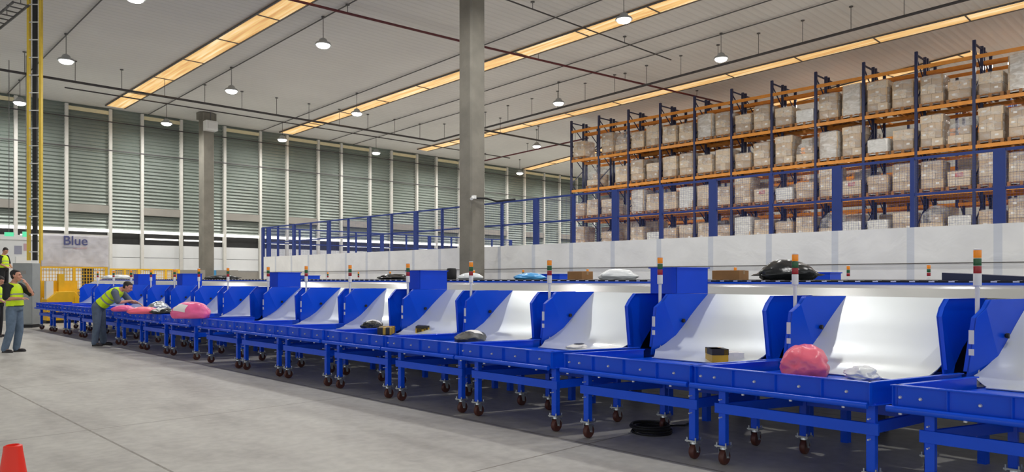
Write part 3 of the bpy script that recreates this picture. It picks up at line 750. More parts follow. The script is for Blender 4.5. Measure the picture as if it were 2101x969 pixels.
# which load stands where: per level, per bay slot from the far end
A_ = [0, None, 1, 4, 0, 11, 0, 0, 7, 1, 9, 1, 9, 5, 1, 10, 2, 1, 1, 3, 9, 10, 1, 2]
B_ = [None, 4, None, 0, 1, 9, 11, 1, 0, 11, 3, 1, 2, 4, 7, 2, 5, 9, 2, 4, 2, 1, 10, 0]
C_ = [3, 0, 9, None, 7, 0, 0, 6, 11, 0, 2, 8, 5, 3, 2, 8, 3, 1, 1, 8, 2, 1, 2, 8]
D_ = [1, None, 3, None, 0, 5, 3, 9, 0, 3, 6, 0, 3, 0, 4, 5, 5, 9, 4, 5, 3, 1, 5, 3]
def place_load(pi, lab, loc, rz, grp):
    p = protos[pi]
    if used[pi] == 0:
        p.location = loc; p.rotation_euler = (0, 0, rz); p['label'] = lab; p['group'] = grp; used[pi] = 1
    else: copy_tree(p, lab, loc, rz, grp)
nm = {'brown': 'brown carton pallet load', 'slump': 'slumped brown pallet load', 'white': 'white carton pallet load', 'film': 'pale film-covered pallet load', 'red': 'low red-printed pallet load'}
tiers = [(4, A_, 'top tier'), (3, B_, 'second tier from top'), (2, C_, 'third tier from top'), (1, D_, 'lowest visible tier')]
for li, arr, tn in tiers:
    for k, pi in enumerate(arr):
        if pi is None: continue
        y = YE - (k // 2) * BAY - (.49 if k % 2 == 0 else 1.41) + rnd.uniform(-.012, .012)
        place_load(pi, '%s, front rack, %s, slot %s from far end' % (nm[plist[pi][1]], tn, ORD[k + 1]), (XR + .5 + rnd.uniform(-.03, .03), y, LV[li] + .006), 0, 'pallet loads in the front rack')
for li, arr, tn in tiers:
    for k in range(24):
        if rnd.random() < .42: continue
        pi = rnd.randrange(len(plist)); y = YE - (k // 2) * BAY - (.49 if k % 2 == 0 else 1.41)
        place_load(pi, '%s, second rack, %s, slot %s from far end' % (nm[plist[pi][1]], tn, ORD[k + 1]), (XR + 1.75, y, LV[li] + .006), PI, 'pallet loads in the second rack')
for li, arr, tn in tiers[1:]:
    for k in range(24):
        if rnd.random() < .5: continue
        pi = rnd.randrange(len(plist)); y = YE - (k // 2) * BAY - (.49 if k % 2 == 0 else 1.41)
        place_load(pi, '%s, third rack, %s, slot %s from far end' % (nm[plist[pi][1]], tn, ORD[k + 1]), (XR + 5.7, y, LV[li] + .006), 0, 'pallet loads in the third rack')

# ------------------------------------------------------------------ parcels
def bag(name, m_, loc, w, d, h, label, cat, rz=0.0, seed=0, crumple=.12, sq=2.6, tails=0, lab=None, group=None, pw=.5):
    r = random.Random(seed); off = Vector((seed * 3.7, seed * 1.3, seed * .7))
    bm = bmesh.new(); bmesh.ops.create_icosphere(bm, subdivisions=4, radius=1)
    for v in bm.verts:
        c = v.co.normalized()
        rr = (abs(c.x) ** sq + abs(c.y) ** sq + abs(c.z) ** 2.0) ** (-1 / sq)
        p = c * rr
        n_ = noise.noise(c * 1.7 + off) * crumple + noise.noise(c * 4.2 + off) * crumple * .5 + abs(noise.noise(c * 9 + off)) * crumple * .35
        p = p * (1 + n_)
        edge = max(abs(p.x), abs(p.y))
        z = p.z * (1 - pw * min(1, edge) ** 3)
        z = z if z > -.45 else -.45
        v.co = Vector((p.x * w / 2, p.y * d / 2, (z + .45) * h / 1.45))
    for f in bm.faces: f.smooth = True
    me = bpy.data.meshes.new(name); bm.to_mesh(me)
    me.materials.append(m_)
    o = bpy.data.objects.new(name, me); C.objects.link(o); o.location = loc; o.rotation_euler = (0, 0, rz)
    if lab:                                # paper shipping label lying on the film
        du, dv, mm = lab[:3]; ax = Vector(lab[3]).normalized(); bm.verts.ensure_lookup_table()
        from mathutils.bvhtree import BVHTree
        tree = BVHTree.FromBMesh(bm); u = ax.cross(Vector((0, 0, 1))); u = (Vector((1, 0, 0)) if u.length < .1 else u).normalized(); v_ = u.cross(ax).normalized()
        cen = Vector((0, 0, h * .4)); vs = []; ok = True; N_ = 6
        for i in range(N_ + 1):
            for j in range(N_ + 1):
                q = cen + u * (i / N_ - .5) * du + v_ * (j / N_ - .5) * dv
                hit = tree.ray_cast(q + ax * 3, -ax)
                vs.append((hit[0] + ax * .004) if hit[0] else q + ax * .2)
        lb = MB().add(vs, [(i * (N_ + 1) + j, (i + 1) * (N_ + 1) + j, (i + 1) * (N_ + 1) + j + 1, i * (N_ + 1) + j + 1) for i in range(N_) for j in range(N_)])
        lb.build('shipping_label', mm, o, True)
    bm.free()
    if tails:
        for k in range(tails):
            tt = MB(); sgn = 1 if k == 0 else -1
            tt.add([(sgn * w * .42, -.05, h * .22), (sgn * w * .42, .06, h * .2), (sgn * w * .42, 0, h * .36), (sgn * w * .62, -.06, h * .26), (sgn * w * .62, .07, h * .2), (sgn * w * .6, .0, h * .3)], [(0, 1, 2), (3, 5, 4), (0, 3, 4, 1), (1, 4, 5, 2), (2, 5, 3, 0)])
            tt.build('bag_tail', m_, o, True)
    tag(o, label, cat, group); return o
def carton(name, m1, m2, loc, sx, sy, sz, label, rz=0, cat='box', stripe=None, tape=True):
    o = MB().box(-sx / 2, sx / 2, -sy / 2, sy / 2, 0, sz).build(name, m1, bevel=.004)
    o.location = loc; o.rotation_euler = (0, 0, rz)
    e = .0025
    if stripe:
        b_ = MB()
        for (u0, u1, w0, w1) in stripe:
            b_.box(-sx / 2 - e, sx / 2 + e, -sy / 2 + sy * u0, -sy / 2 + sy * u1, sz * w0, sz * w1 + (e if w1 >= 1 else 0))
            b_.box(-sx / 2 + sx * u0, -sx / 2 + sx * u1, -sy / 2 - e, sy / 2 + e, sz * w0, sz * w1 + (e if w1 >= 1 else 0))
        b_.build('printed_band', m2, o)
    elif tape:
        b_ = MB().box(-.025, .025, -sy / 2 - e, sy / 2 + e, sz * .6, sz + e); b_.build('tape', m2, o)
    tag(o, label, cat); return o
TZ = .747
AX = (-.7, -.6, .4)
bag('parcel_bag', M['pink'], at_z(1650, 770, TZ), .47, .38, .26, 'bright pink plastic parcel bag on the nearest blue table', 'bag', .4, 3, .2, 3.2, pw=.35)
bag('parcel_bag', M['whitebag'], at_z(1768, 778, TZ), .34, .24, .10, 'crumpled white plastic parcel bag beside the pink bag', 'bag', .7, 4, .3)
p = at_z(1470, 741, .762)
carton('parcel_box', M['ybox'], M['kbox'], p, .16, .24, .125, 'small yellow box with black printed top left of the white box', -.75, stripe=[(.0, .72, .55, 1.0)])
p = at_z(1503, 741, .762); carton('parcel_box', M['white'], M['label'], p, .16, .2, .09, 'small white box beside the yellow and black box', -.75)
p = at_z(1526, 738, .765); carton('parcel_box', M['kbox'], M['ybox'], p, .08, .08, .11, 'small black box with a yellow lid behind the white box', -.5, stripe=[(.1, .7, .8, 1.0)])
p = at_z(1505, 724, .80)
bag('parcel_bag', M['label'], at_z(1190, 714, .762), .40, .26, .05, 'flat pale parcel lying on the fourth blue table', 'parcel', .3, 6, .25, lab=(.18, .1, M['greybag'], (0, 0, 1)))
bag('parcel_bag', M['greybag'], at_z(966, 702, .768), .72, .34, .15, 'dark grey shiny parcel bag with white label on blue table', 'bag', .55, 7, .12, lab=(.22, .16, M['label'], (-.2, -.5, .8)))
p = at_z(869, 683, .765); carton('parcel_box', M['kbox'], M['ybox'], p, .2, .46, .115, 'long black box with yellow printed edges on sixth table', -.75, stripe=[(.45, .62, 0, .55), (.9, 1.0, 0, .8), (0, .08, 0, .7)])
p = at_z(792, 685, .76); carton('parcel_box', M['kbox'], M['ybox'], p, .2, .42, .1, 'black box with yellow corners in front of a black bag', -.75, stripe=[(.4, .6, 0, 1.0), (.9, 1.0, 0, 1)])
bag('parcel_bag', M['blackbag'], at_z(764, 674, .79), .46, .3, .13, 'black parcel bag with white label behind the black and yellow box', 'bag', .5, 9, .18, lab=(.25, .14, M['label'], (-.3, -.3, .9)))
p = at_z(735, 670, .77); carton('parcel_box', M['carton2'], M['label'], p, .12, .16, .1, 'tiny pale carton left of the black labelled bag', -.6)
# far tables
bag('parcel_bag', M['blackbag'], at_z(502, 645, .80), .5, .3, .28, 'dark parcel bag leaning on a chute, above brown parcel', 'bag', .3, 10, .22, lab=(.2, .14, M['label'], AX))
p = at_z(482, 650, TZ); carton('parcel_box', M['kraft'], M['kbox'], p, .3, .34, .12, 'brown cardboard parcel with black tape on a far table', -.5)
bag('parcel_bag', M['label'], at_z(468, 650, TZ), .28, .24, .12, 'white parcel bag left of the brown cardboard parcel', 'bag', .2, 12, .2)
bag('parcel_bag', M['magenta'], at_z(391, 653, .836),   .68, .46, .30, 'largest magenta pink parcel bag with white label on far table', 'bag', -.7, 13, .1, 3.0, lab=(.22, .15, M['label'], (-.55, -.75, .35)), pw=.25)
bag('parcel_bag', M['blackbag'], at_z(336, 644, .836), .56, .4, .12, 'flat black parcel bag left of the magenta bag', 'bag', -.5, 14, .2, lab=(.2, .14, M['label'], AX))
bag('parcel_bag', M['zinc'], at_z(326, 638, .836), .46, .28, .22, 'silver grey parcel bag leaning behind the flat black bag', 'bag', .2, 15, .25)
bag('parcel_bag', M['pink'], at_z(295, 644, .836), .66, .4, .15, 'coral pink parcel bag in front of the bending worker', 'bag', -.7, 16, .12)
bag('parcel_bag', M['magenta'], at_z(252, 639, .836), .5, .34, .14, 'magenta parcel bag under the bending worker\'s hands', 'bag', -.7, 17, .15)
# on the sorter belt
BZ = 1.563
def onbelt(px, x): return Vector((x, at_x(px, 572, x).y, BZ))
bag('parcel_bag', M['blackbag'], onbelt(1616, 8.4), .68, .40, .235, 'big shiny black parcel bag on the sorter belt', 'bag', -.75, 21, .13, 2.2, tails=2, pw=.55)
bag('parcel_bag', M['whitebag'], onbelt(1268, 8.5), .56, .36, .155, 'white plastic parcel bag on the sorter belt', 'bag', -.75, 22, .13, tails=0)
carton('parcel_box', M['kraft'], M['carton1'], onbelt(1190, 8.5), .3, .26, .125, 'brown carton on the belt left of the white bag', .1)
carton('parcel_box', M['kraft'], M['carton1'], onbelt(1498, 8.6), .3, .36, .12, 'brown carton on the belt between hood and black bag', .1)
bag('parcel_bag', M['whitebag'], onbelt(965, 8.6), .44, .3, .12, 'white parcel bag on the belt in front of the column', 'bag', -.7, 23, .12)
bag('parcel_bag', M['bluebag'], onbelt(1087, 8.6), .5, .3, .11, 'light blue parcel bag on the sorter belt', 'bag', -.7, 24, .18)
o = MB().lathe([(.02, 0), (.085, .005), (.09, .03), (.09, .17), (.075, .2), (.03, .205)], 18).build('parcel_roll', M['black'], smooth=True); o.location = onbelt(926, 8.5); tag(o, 'short black cylindrical parcel right of the blue hood', 'parcel')
bag('parcel_bag', M['blackbag'], onbelt(812, 8.6), .7, .36, .10, 'flat black parcel on the belt left of the blue hood', 'bag', -.7, 25, .25)
bag('parcel_bag', M['blackbag'], onbelt(455, 8.6), .9, .36, .11, 'flat black parcel on the belt near the far column', 'bag', -.7, 26, .25)
bag('parcel_bag', M['whitebag'], onbelt(240, 8.4), .9, .5, .16, 'heap of white film at the far end of the belt', 'bag', -.7, 27, .3)
p = onbelt(2052, 8.3); o = MB().add([(-.3, -.32, .0), (.3, -.32, 0), (.3, .42, .0), (-.3, .42, 0), (-.3, -.32, .03), (.3, -.32, .03), (.3, .42, .075), (-.3, .42, .075)], [(0, 3, 2, 1), (4, 5, 6, 7), (0, 1, 5, 4), (1, 2, 6, 5), (2, 3, 7, 6), (3, 0, 4, 7)]).build('parcel_board', M['navy']); o.location = p; tag(o, 'flat dark blue board parcel on the belt at the right edge', 'parcel')

# traffic cone
t = thing('traffic_cone', 'bright orange-red traffic cone at the lower left corner', 'cone', tuple(at_z(26, 915, .71).xy) + (0,))
MB().box(-.19, .19, -.19, .19, 0, .03).build('base', M['cone'], t, bevel=.015)
MB().lathe([(.145, .028), (.14, .05), (.045, .68), (.042, .71), (.03, .715), (.028, .69)], 32).build('cone_body', M['cone'], t, True)

# ------------------------------------------------------------------ people
def remeshed(mb, name, mats, voxel, smooth_it, parent, assign=None, inflate=0.0):
    me = mb.mesh(name + '_raw', mats if isinstance(mats, list) else [mats])
    o = bpy.data.objects.new(name, me); C.objects.link(o)
    r = o.modifiers.new('r', 'REMESH'); r.mode = 'VOXEL'; r.voxel_size = voxel; r.use_smooth_shade = True
    if smooth_it: s_ = o.modifiers.new('s', 'SMOOTH'); s_.iterations = smooth_it; s_.factor = .5
    dg = bpy.context.evaluated_depsgraph_get(); dg.update()
    me2 = bpy.data.meshes.new_from_object(o.evaluated_get(dg), depsgraph=dg)
    o.modifiers.clear(); o.data = me2; bpy.data.meshes.remove(me)
    me2.materials.clear()
    for x in (mats if isinstance(mats, list) else [mats]): me2.materials.append(x)
    if assign:
        for p in me2.polygons: p.material_index = assign(p.center)
    me2.name = name
    if parent is not None: o.parent = parent
    return o
def ball(mb, c, r, s=(1, 1, 1), rot=None, n=14):
    vs = []; fs = []; k = 9
    for j in range(k + 1):
        th = PI * j / k
        for i in range(n):
            a = 2 * PI * i / n; p = Vector((math.sin(th) * math.cos(a) * s[0], math.sin(th) * math.sin(a) * s[1], math.cos(th) * s[2])) * r
            vs.append((rot @ p if rot else p) + Vector(c))
    for j in range(k):
        for i in range(n): fs.append((j * n + i, (j + 1) * n + i, (j + 1) * n + (i + 1) % n, j * n + (i + 1) % n))
    fs.append(tuple(range(n))); fs.append(tuple(reversed(range(k * n, (k + 1) * n))))
    return mb.add(vs, fs)
def limb(mb, pts, rs, n=14):
    for (a, b), (r0, r1) in zip(zip(pts[:-1], pts[1:]), zip(rs[:-1], rs[1:])):
        mb.tube(a, b, r0, r1, n); ball(mb, b, r1)
    ball(mb, pts[0], rs[0]); return mb
def torso(mb, secs, left=(0, 1, 0)):
    """secs: (centre, half depth, half width) from pelvis to neck"""
    L = Vector(left); n = 24; vs = []; K = len(secs)
    for k, (c, rd, rw) in enumerate(secs):
        c = Vector(c); a = Vector(secs[max(0, k - 1)][0]); b = Vector(secs[min(K - 1, k + 1)][0])
        u = (b - a).normalized(); f = L.cross(u).normalized(); l = u.cross(f).normalized()
        for i in range(n):
            t = 2 * PI * i / n; ct, st_ = math.cos(t), math.sin(t)
            q = 2.5; rr = (abs(ct) ** q + abs(st_) ** q) ** (-1 / q)
            vs.append(c + f * ct * rr * rd + l * st_ * rr * rw)
    fs = [(j * n + i, j * n + (i + 1) % n, (j + 1) * n + (i + 1) % n, (j + 1) * n + i) for j in range(K - 1) for i in range(n)]
    fs += [tuple(reversed(range(n))), tuple(range((K - 1) * n, K * n))]
    return mb.add(vs, fs)
def hand(mb, w, d, up, curl=.5, side=1):
    """palm from wrist w along d; up = back of the hand; side = thumb side"""
    w = Vector(w); d = Vector(d).normalized(); up = (Vector(up) - d * Vector(up).dot(d)).normalized(); l = up.cross(d).normalized() * side
    R = Matrix((d, l, up)).transposed()
    ball(mb, w + d * .05, .05, (1.05, .82, .36), R)
    for k, (off, ln) in enumerate(((.030, .072), (.010, .080), (-.010, .074), (-.029, .058))):
        p = w + d * .088 + l * off; dd = d; seg = [p]; rr = [.0098]
        for j, f in enumerate((.45, .32, .25)):
            a = curl * (.5 + .35 * j); dd = (dd * math.cos(a) - up * math.sin(a)).normalized()
            up2 = l.cross(dd) * 1.0
            p = p + dd * ln * f; seg.append(p); rr.append(.0092 - .0008 * j)
        limb(mb, seg, rr, 8)
    p = w + d * .025 + l * .034; q = p + (d * .6 + l * .75 - up * .1).normalized() * .036; r_ = q + (d * .9 + l * .3 - up * .3).normalized() * .032
    limb(mb, [p, q, r_], [.0135, .0115, .0095], 8)
def head(mb, c, R):
    """c = head centre (between the ears), R columns = face forward, left, up; height about 0.23"""
    P = lambda x, y, z: Vector(c) + R @ Vector((x, y, z))
    ball(mb, P(-.012, 0, .03), .1, (.98, .79, .93), R, 18)
    ball(mb, P(.022, 0, -.025), .085, (.82, .74, 1.05), R, 16)
    ball(mb, P(.05, 0, -.088), .034, (1.0, 1.1, .75), R)
    ball(mb, P(.03, 0, -.072), .055, (.9, .95, .7), R)
    mb.tube(P(.088, 0, .02), P(.112, 0, -.022), .009, .015, 10); ball(mb, P(.106, 0, -.024), .015, (1, 1.15, .8), R)
    for s_ in (-1, 1):
        ball(mb, P(.0, s_ * .078, -.005), .03, (.65, .3, 1.05), R)
        ball(mb, P(.062, s_ * .045, -.022), .026, (.7, .9, .8), R)
        mb.tube(P(.083, s_ * .014, .032), P(.070, s_ * .052, .03), .011, .009, 8)
    ball(mb, P(.088, 0, -.054), .016, (.6, 1.6, .42), R); ball(mb, P(.085, 0, -.066), .015, (.6, 1.4, .42), R)
def hair_cap(mb, c, R, low=-.01, front=.055):
    P = lambda x, y, z: Vector(c) + R @ Vector((x, y, z))
    ball(mb, P(-.034, 0, .054), .098, (1.0, .83, .88), R, 20)
    ball(mb, P(-.052, 0, .0), .078, (.72, 1.0, 1.0), R, 16)
    ball(mb, P(.018, 0, .1), .045, (1.0, 1.3, .6), R)
    for s_ in (-1, 1): mb.tube(P(.0, s_ * .076, .05), P(.004, s_ * .077, .012), .014, .008, 8)
def basis(fwd, up=(0, 0, 1)):
    f = Vector(fwd).normalized(); u = Vector(up); l = u.cross(f).normalized(); u = f.cross(l)
    return Matrix((f, l, u)).transposed()
def leg_pts(mb, hip, knee, ank, f=1.0):
    limb(mb, [hip, (Vector(hip) + Vector(knee)) / 2, knee, (Vector(knee) * .6 + Vector(ank) * .4), ank], [.088 * f, .076 * f, .058 * f, .056 * f, .040 * f])
def shoe(t, ank, d, m_):
    a = Vector(ank); d = Vector(d).normalized(); mb = MB(); R = basis(d)
    g = Vector((a.x, a.y, 0))
    ball(mb, g + d * .0 + Vector((0, 0, .05)), .05, (1.05, .9, .98), R)
    ball(mb, g + d * .1 + Vector((0, 0, .036)), .055, (1.55, .86, .64), R)
    mb.tube(g + Vector((0, 0, .05)), g + Vector((0, 0, .16)), .055, .052)
    l = Vector((-d.y, d.x, 0))
    sole = [g + d * x + l * y + Vector((0, 0, z)) for z in (0, .028) for x, y in ((-.055, -.035), (-.055, .035), (.06, .044), (.15, .042), (.19, .015), (.19, -.015), (.15, -.042), (.06, -.044))]
    mb.add(sole, [tuple(reversed(range(8))), tuple(range(8, 16))] + [(i, (i + 1) % 8, 8 + (i + 1) % 8, 8 + i) for i in range(8)])
    return remeshed(mb, 'shoe', m_, .012, 3, t)
def person(loc, rz, label, J, shirt, trousers, vest_col='hivis', faceless=False):
    t = thing('person', label, 'person', loc, rz)
    # bare body: one continuous surface
    mb = MB(); S = J['spine']                 # pelvis, waist, chest, shoulders, neck base
    LV_ = J.get('left', (0, 1, 0))
    torso(mb, [(S[0], .10, .155), (S[1], .095, .14), (S[2], .115, .165), (S[3], .095, .15), (S[4], .055, .065)], LV_)
    limb(mb, [S[4], J['neck']], [.056, .052])
    Rh = basis(J['face'], J['headup']); head(mb, J['head'], Rh); limb(mb, [J['neck'], Vector(J['head']) + Rh @ Vector((-.02, 0, -.07))], [.054, .054])
    for s_, k in ((1, 'L'), (-1, 'R')):
        sh_, el, wr = J['arm' + k]
        limb(mb, [sh_, (Vector(sh_) + Vector(el)) / 2, el, Vector(el) * .65 + Vector(wr) * .35, wr], [.056, .047, .039, .039, .026])
        hd, hu, cu = J['hand' + k]; hand(mb, wr, hd, hu, cu, s_ if not J.get('flip' + k) else -s_)
        hip, kn, an = J['leg' + k]; leg_pts(mb, hip, kn, an)
        d = Vector(J['foot' + k]).normalized(); g = Vector((an[0], an[1], 0))
        mb.tube(g + Vector((0, 0, .05)), g + d * .14 + Vector((0, 0, .03)), .036, .028); limb(mb, [an, g + Vector((0, 0, .05))], [.04, .036])
    remeshed(mb, 'body', M['skin'], .0085, 2, t)
    hb = MB(); hair_cap(hb, J['head'], Rh); remeshed(hb, 'hair', M['hair'], .009, 2, t)
    for s_ in (-1, 1):
        e = MB(); ball(e, Vector(J['head']) + Rh @ Vector((.078, s_ * .031, .014)), .008, (.6, 1.1, .6), Rh); e.build('eye', M['black'], t, True)
        e = MB(); e.tube(Vector(J['head']) + Rh @ Vector((.089, s_ * .014, .038)), Vector(J['head']) + Rh @ Vector((.076, s_ * .052, .035)), .006, .004, 6); e.build('eyebrow', M['hair'], t, True)
    # trousers
    mb = MB()
    torso(mb, [(Vector(S[0]) - (Vector(S[1]) - Vector(S[0])) * .25, .125, .165), (S[0], .13, .182), (Vector(S[0]) * .35 + Vector(S[1]) * .65, .118, .165)], LV_)
    for k in 'LR':
        hip, kn, an = [Vector(v) for v in J['leg' + k]]
        limb(mb, [hip, (hip + kn) / 2, kn, kn * .55 + an * .45, an * .9 + kn * .1, an * 1.03 - kn * .03], [.108, .096, .08, .078, .072, .070])
    remeshed(mb, 'trousers', M[trousers], .014, 3, t)
    # shirt with short sleeves
    mb = MB(); torso(mb, [(Vector(S[0]) * .55 + Vector(S[1]) * .45, .122, .168), (S[1], .115, .162), (S[2], .132, .182), (S[3], .112, .17), (Vector(S[4]) * .8 + Vector(S[3]) * .2, .068, .085)], LV_)
    for k in 'LR':
        a, b = Vector(J['arm' + k][0]), Vector(J['arm' + k][1])
        limb(mb, [a, a * .45 + b * .55, a * .12 + b * .88], [.075, .07, .068])
    remeshed(mb, 'shirt', M[shirt], .012, 3, t)
    # hi-vis vest with reflective bands
    mb = MB(); torso(mb, [(Vector(S[0]) * .62 + Vector(S[1]) * .38, .142, .186), (S[1], .135, .18), (S[2], .148, .192), (Vector(S[2]) * .35 + Vector(S[3]) * .65, .14, .168), (Vector(S[3]) * .75 + Vector(S[4]) * .25, .115, .135), (Vector(S[4]) * .78 + Vector(S[3]) * .22, .078, .095)], LV_)
    A, B = Vector(S[0]), Vector(S[3]); ax = (B - A).normalized(); LL = (B - A).length
    Lv = Vector(LV_).normalized()
    def which(p):
        q = (p - A); h_ = q.dot(ax) / LL; s2 = abs(q.dot(Lv))
        if .36 < h_ < .43 or .60 < h_ < .66: return 1
        if h_ < .13: return 2
        return 0
    remeshed(mb, 'vest', [M['hivis'], M['band'], M['shirt']], .010, 3, t, which)
    for k in 'LR': shoe(t, J['leg' + k][2], J['foot' + k], M['shoe'])
    return t
RZ = math.atan2(RY, RX)                       # facing to the right of the picture
std = dict(
    spine=[(0, 0, .93), (.0, 0, 1.08), (-.02, 0, 1.27), (-.035, 0, 1.42), (-.02, 0, 1.50)], neck=(.0, 0, 1.54), head=(.035, 0, 1.635), face=(1, .1, -.02), headup=(0, 0, 1),
    armR=[(-.04, -.20, 1.42), (-.03, -.24, 1.15), (.20, -.13, 1.16)], handR=[(.7, .7, .05), (.1, -.3, 1), .5],
    armL=[(-.03, .20, 1.42), (.25, .19, 1.24), (.20, .075, 1.475)], handL=[(-.45, -.3, .85), (.8, .2, .3), .7],
    legR=[(-.01, -.095, .90), (-.02, -.11, .48), (-.14, -.11, .09)], legL=[(-.01, .095, .90), (.03, .10, .48), (-.04, .11, .09)], footR=(1, -.15, 0), footL=(1, .2, 0))
p1 = at_z(30, 723, 0)
person((p1.x, p1.y, 0), RZ, 'man in yellow vest, black shirt and jeans standing with hand to his face', std, 'shirt', 'jeans')
bend = dict(
    spine=[(-.06, 0, .93), (.08, 0, 1.05), (.23, 0, 1.18), (.36, 0, 1.28), (.43, 0, 1.33)], neck=(.47, 0, 1.34), head=(.565, 0, 1.375), face=(.86, 0, -.5), headup=(.5, 0, .86),
    armR=[(.36, -.2, 1.25), (.47, -.27, 1.02), (.69, -.12, 1.06)], handR=[(.8, .35, -.1), (0, -.2, 1), .6],
    armL=[(.36, .2, 1.25), (.54, .24, 1.02), (.74, .12, 1.0)], handL=[(.8, -.2, -.35), (0, .2, 1), .5],
    legR=[(-.07, -.095, .91), (-.06, -.11, .49), (-.10, -.12, .09)], legL=[(-.07, .095, .91), (-.04, .11, .49), (-.02, .13, .09)], footR=(1, -.25, 0), footL=(1, .2, 0))
p2 = at_z(217, 709, 0)
person((p2.x - .09, p2.y, 0), RZ + .12, 'worker in yellow vest and jeans bending over a blue table', bend, 'shirtg', 'jeansg').scale = (1.03, 1.06, 1.0)
up = dict(std); up.update(
    face=(.7, -.2, -.55), head=(.05, 0, 1.63),
    armR=[(-.04, -.20, 1.42), (.0, -.25, 1.15), (.18, -.12, 1.02)], handR=[(.8, .4, -.1), (.1, -.3, 1), .5],
    armL=[(-.03, .20, 1.42), (.02, .25, 1.15), (.2, .12, 1.02)], handL=[(.8, -.4, -.1), (.1, .3, 1), .5], flipL=False,
    legR=[(-.01, -.095, .90), (-.01, -.11, .48), (-.04, -.11, .09)], legL=[(-.01, .095, .90), (.01, .10, .48), (-.02, .11, .09)])
pu = at_x(8, 560, 5.95)
person((5.95, pu.y, 1.0), RZ, 'person in yellow vest and black trousers standing on the grey platform', up, 'shirt', 'blacktrouser')
pe = at_z(-4, 692, 0)
person((pe.x, pe.y, 0), RZ + .3, 'person in dark clothes and yellow vest cut off by the left edge', up, 'shirt', 'blacktrouser').scale = (.93, .93, .93)

# ------------------------------------------------------------------ far left: platform, booth, cabinet, ladder, banner, yellow guards
t = thing('steel_platform', 'grey steel work platform at the far left edge', 'platform', (5.95, pu.y, 0))
MB().box(-1.6, .7, -.8, .8, .94, 1.0).build('deck', M['grey'], t)
MB().box(-1.6, .7, -.82, -.78, .0, .94).build('side_sheet', M['grey'], t)
for x, y in ((-1.55, -.75), (.65, -.75), (-1.55, .75), (.65, .75)): MB().box(x - .04, x + .04, y - .04, y + .04, 0, .94).build('leg', M['dark'], t)
pb = at_y(20, 500, 36.5)
t = thing('sorting_booth', 'white panelled booth with a faded blue and red mark at far left', 'booth', (pb.x, 36.5, 0))
MB().box(-1.9, 1.0, 0, 2, 0, 3.35).build('panel', M['dockwhite'], t, bevel=.02)
MB().box(-1.9, 1.05, -.06, 0, 3.2, 3.4).box(.2, .75, -.03, 0, 1.9, 2.5).build('trim', M['white'], t)
MB().box(.15, .42, -.012, -.002, 2.6, 2.95).build('blue_mark', M['greytext'], t); MB().box(.48, .72, -.012, -.002, 2.75, 3.05).build('red_mark', M['redtext'], t)
o = MB().box(-.15, .15, -.03, .03, -.08, .08).build('exit_sign', M['green_glow']); q = at_y(18, 481, 34.5); o.location = q; tag(o, 'small green lit sign above the white booth', 'sign')
MB().box(-.01, .01, -.01, .01, .08, ceil_z(34.5) - q.z).build('hanger', M['cable'], o)
q = at_y(53, 481, 33.5); o = MB().box(-.12, .12, -.03, .03, -.1, .1).build('reflection_box', M['green_glow']); o.location = q; tag(o, 'pale green glowing box standing in for a reflection beside the yellow cable ladder', 'sign')  # glowing box added to imitate a pale green reflection
MB().box(-.01, .01, -.01, .01, .1, ceil_z(33.5) - q.z).build('hanger', M['cable'], o)  # rod added to hang the reflection box
# electrical cabinet
pc = at_y(54, 600, 28.2)
t = thing('electrical_cabinet', 'tall grey electrical cabinet at the end of the table row', 'cabinet', (pc.x, 28.2, 0), -PI / 4)
MB().box(-.32, .32, -.2, .2, .1, 2.08).build('body', M['grey'], t, bevel=.01)
MB().box(-.30, .30, -.215, -.2, .14, 2.04).build('door', M['grey'], t, bevel=.004)
MB().box(.22, .25, -.235, -.215, 1.0, 1.2).build('handle', M['black'], t); MB().box(-.12, .12, -.222, -.214, 1.72, 1.84).build('display', M['dockgrey'], t)
MB().box(-.32, .32, -.2, .2, 0, .1).build('plinth', M['black'], t)
# vertical cable ladder
pl_ = at_y(71, 500, 26.9)
t = thing('cable_ladder', 'tall vertical yellow cable ladder with black cable bundle', 'ladder', (pl_.x, 26.9, 0), -PI / 4)
zc = ceil_z(26.9) - .03
for s_ in (-1, 1): MB().box(s_ * .19 - .035, s_ * .19 + .035, -.05, .05, 2.15, zc).build('side_rail', M['yellow2'], t)
MB().box(-.06, .06, -.03, .05, 2.15, zc).build('cable_bundle', M['black'], t)
z = 2.4
while z < zc: MB().box(-.16, .16, -.05, -.032, z, z + .03).build('rung', M['wallwhite'], t); z += .55
# banner
pa, pb2 = at_y(84, 470, 31.2), at_y(222, 478, 31.2)
W_ = pb2.x - pa.x
t = thing('banner', 'large white plastic banner with blue lettering behind the yellow guard', 'banner', (pa.x, 31.2, 0))
nx, nz = 40, 16; vs = []
zt_, zb_ = 3.22, 1.98
for j in range(nz + 1):
    for i in range(nx + 1):
        u, v = i / nx, j / nz
        y = .035 * noise.noise(Vector((u * 5, v * 2.2, 1.3))) + .02 * noise.noise(Vector((u * 14, v * 5, 4)))
        z = zb_ + (zt_ - zb_) * v + (.03 * math.sin(u * PI * 5) if j == 0 else 0) - (.02 * abs(math.sin(u * PI * 4)) if j == nz else 0)
        vs.append((u * W_, y, z))
fs = [(j * (nx + 1) + i, j * (nx + 1) + i + 1, (j + 1) * (nx + 1) + i + 1, (j + 1) * (nx + 1) + i) for j in range(nz) for i in range(nx)]
sheet = MB().add(vs, fs).build('sheet', M['banner'], t, True)
so = sheet.modifiers.new('solid', 'SOLIDIFY'); so.thickness = .004
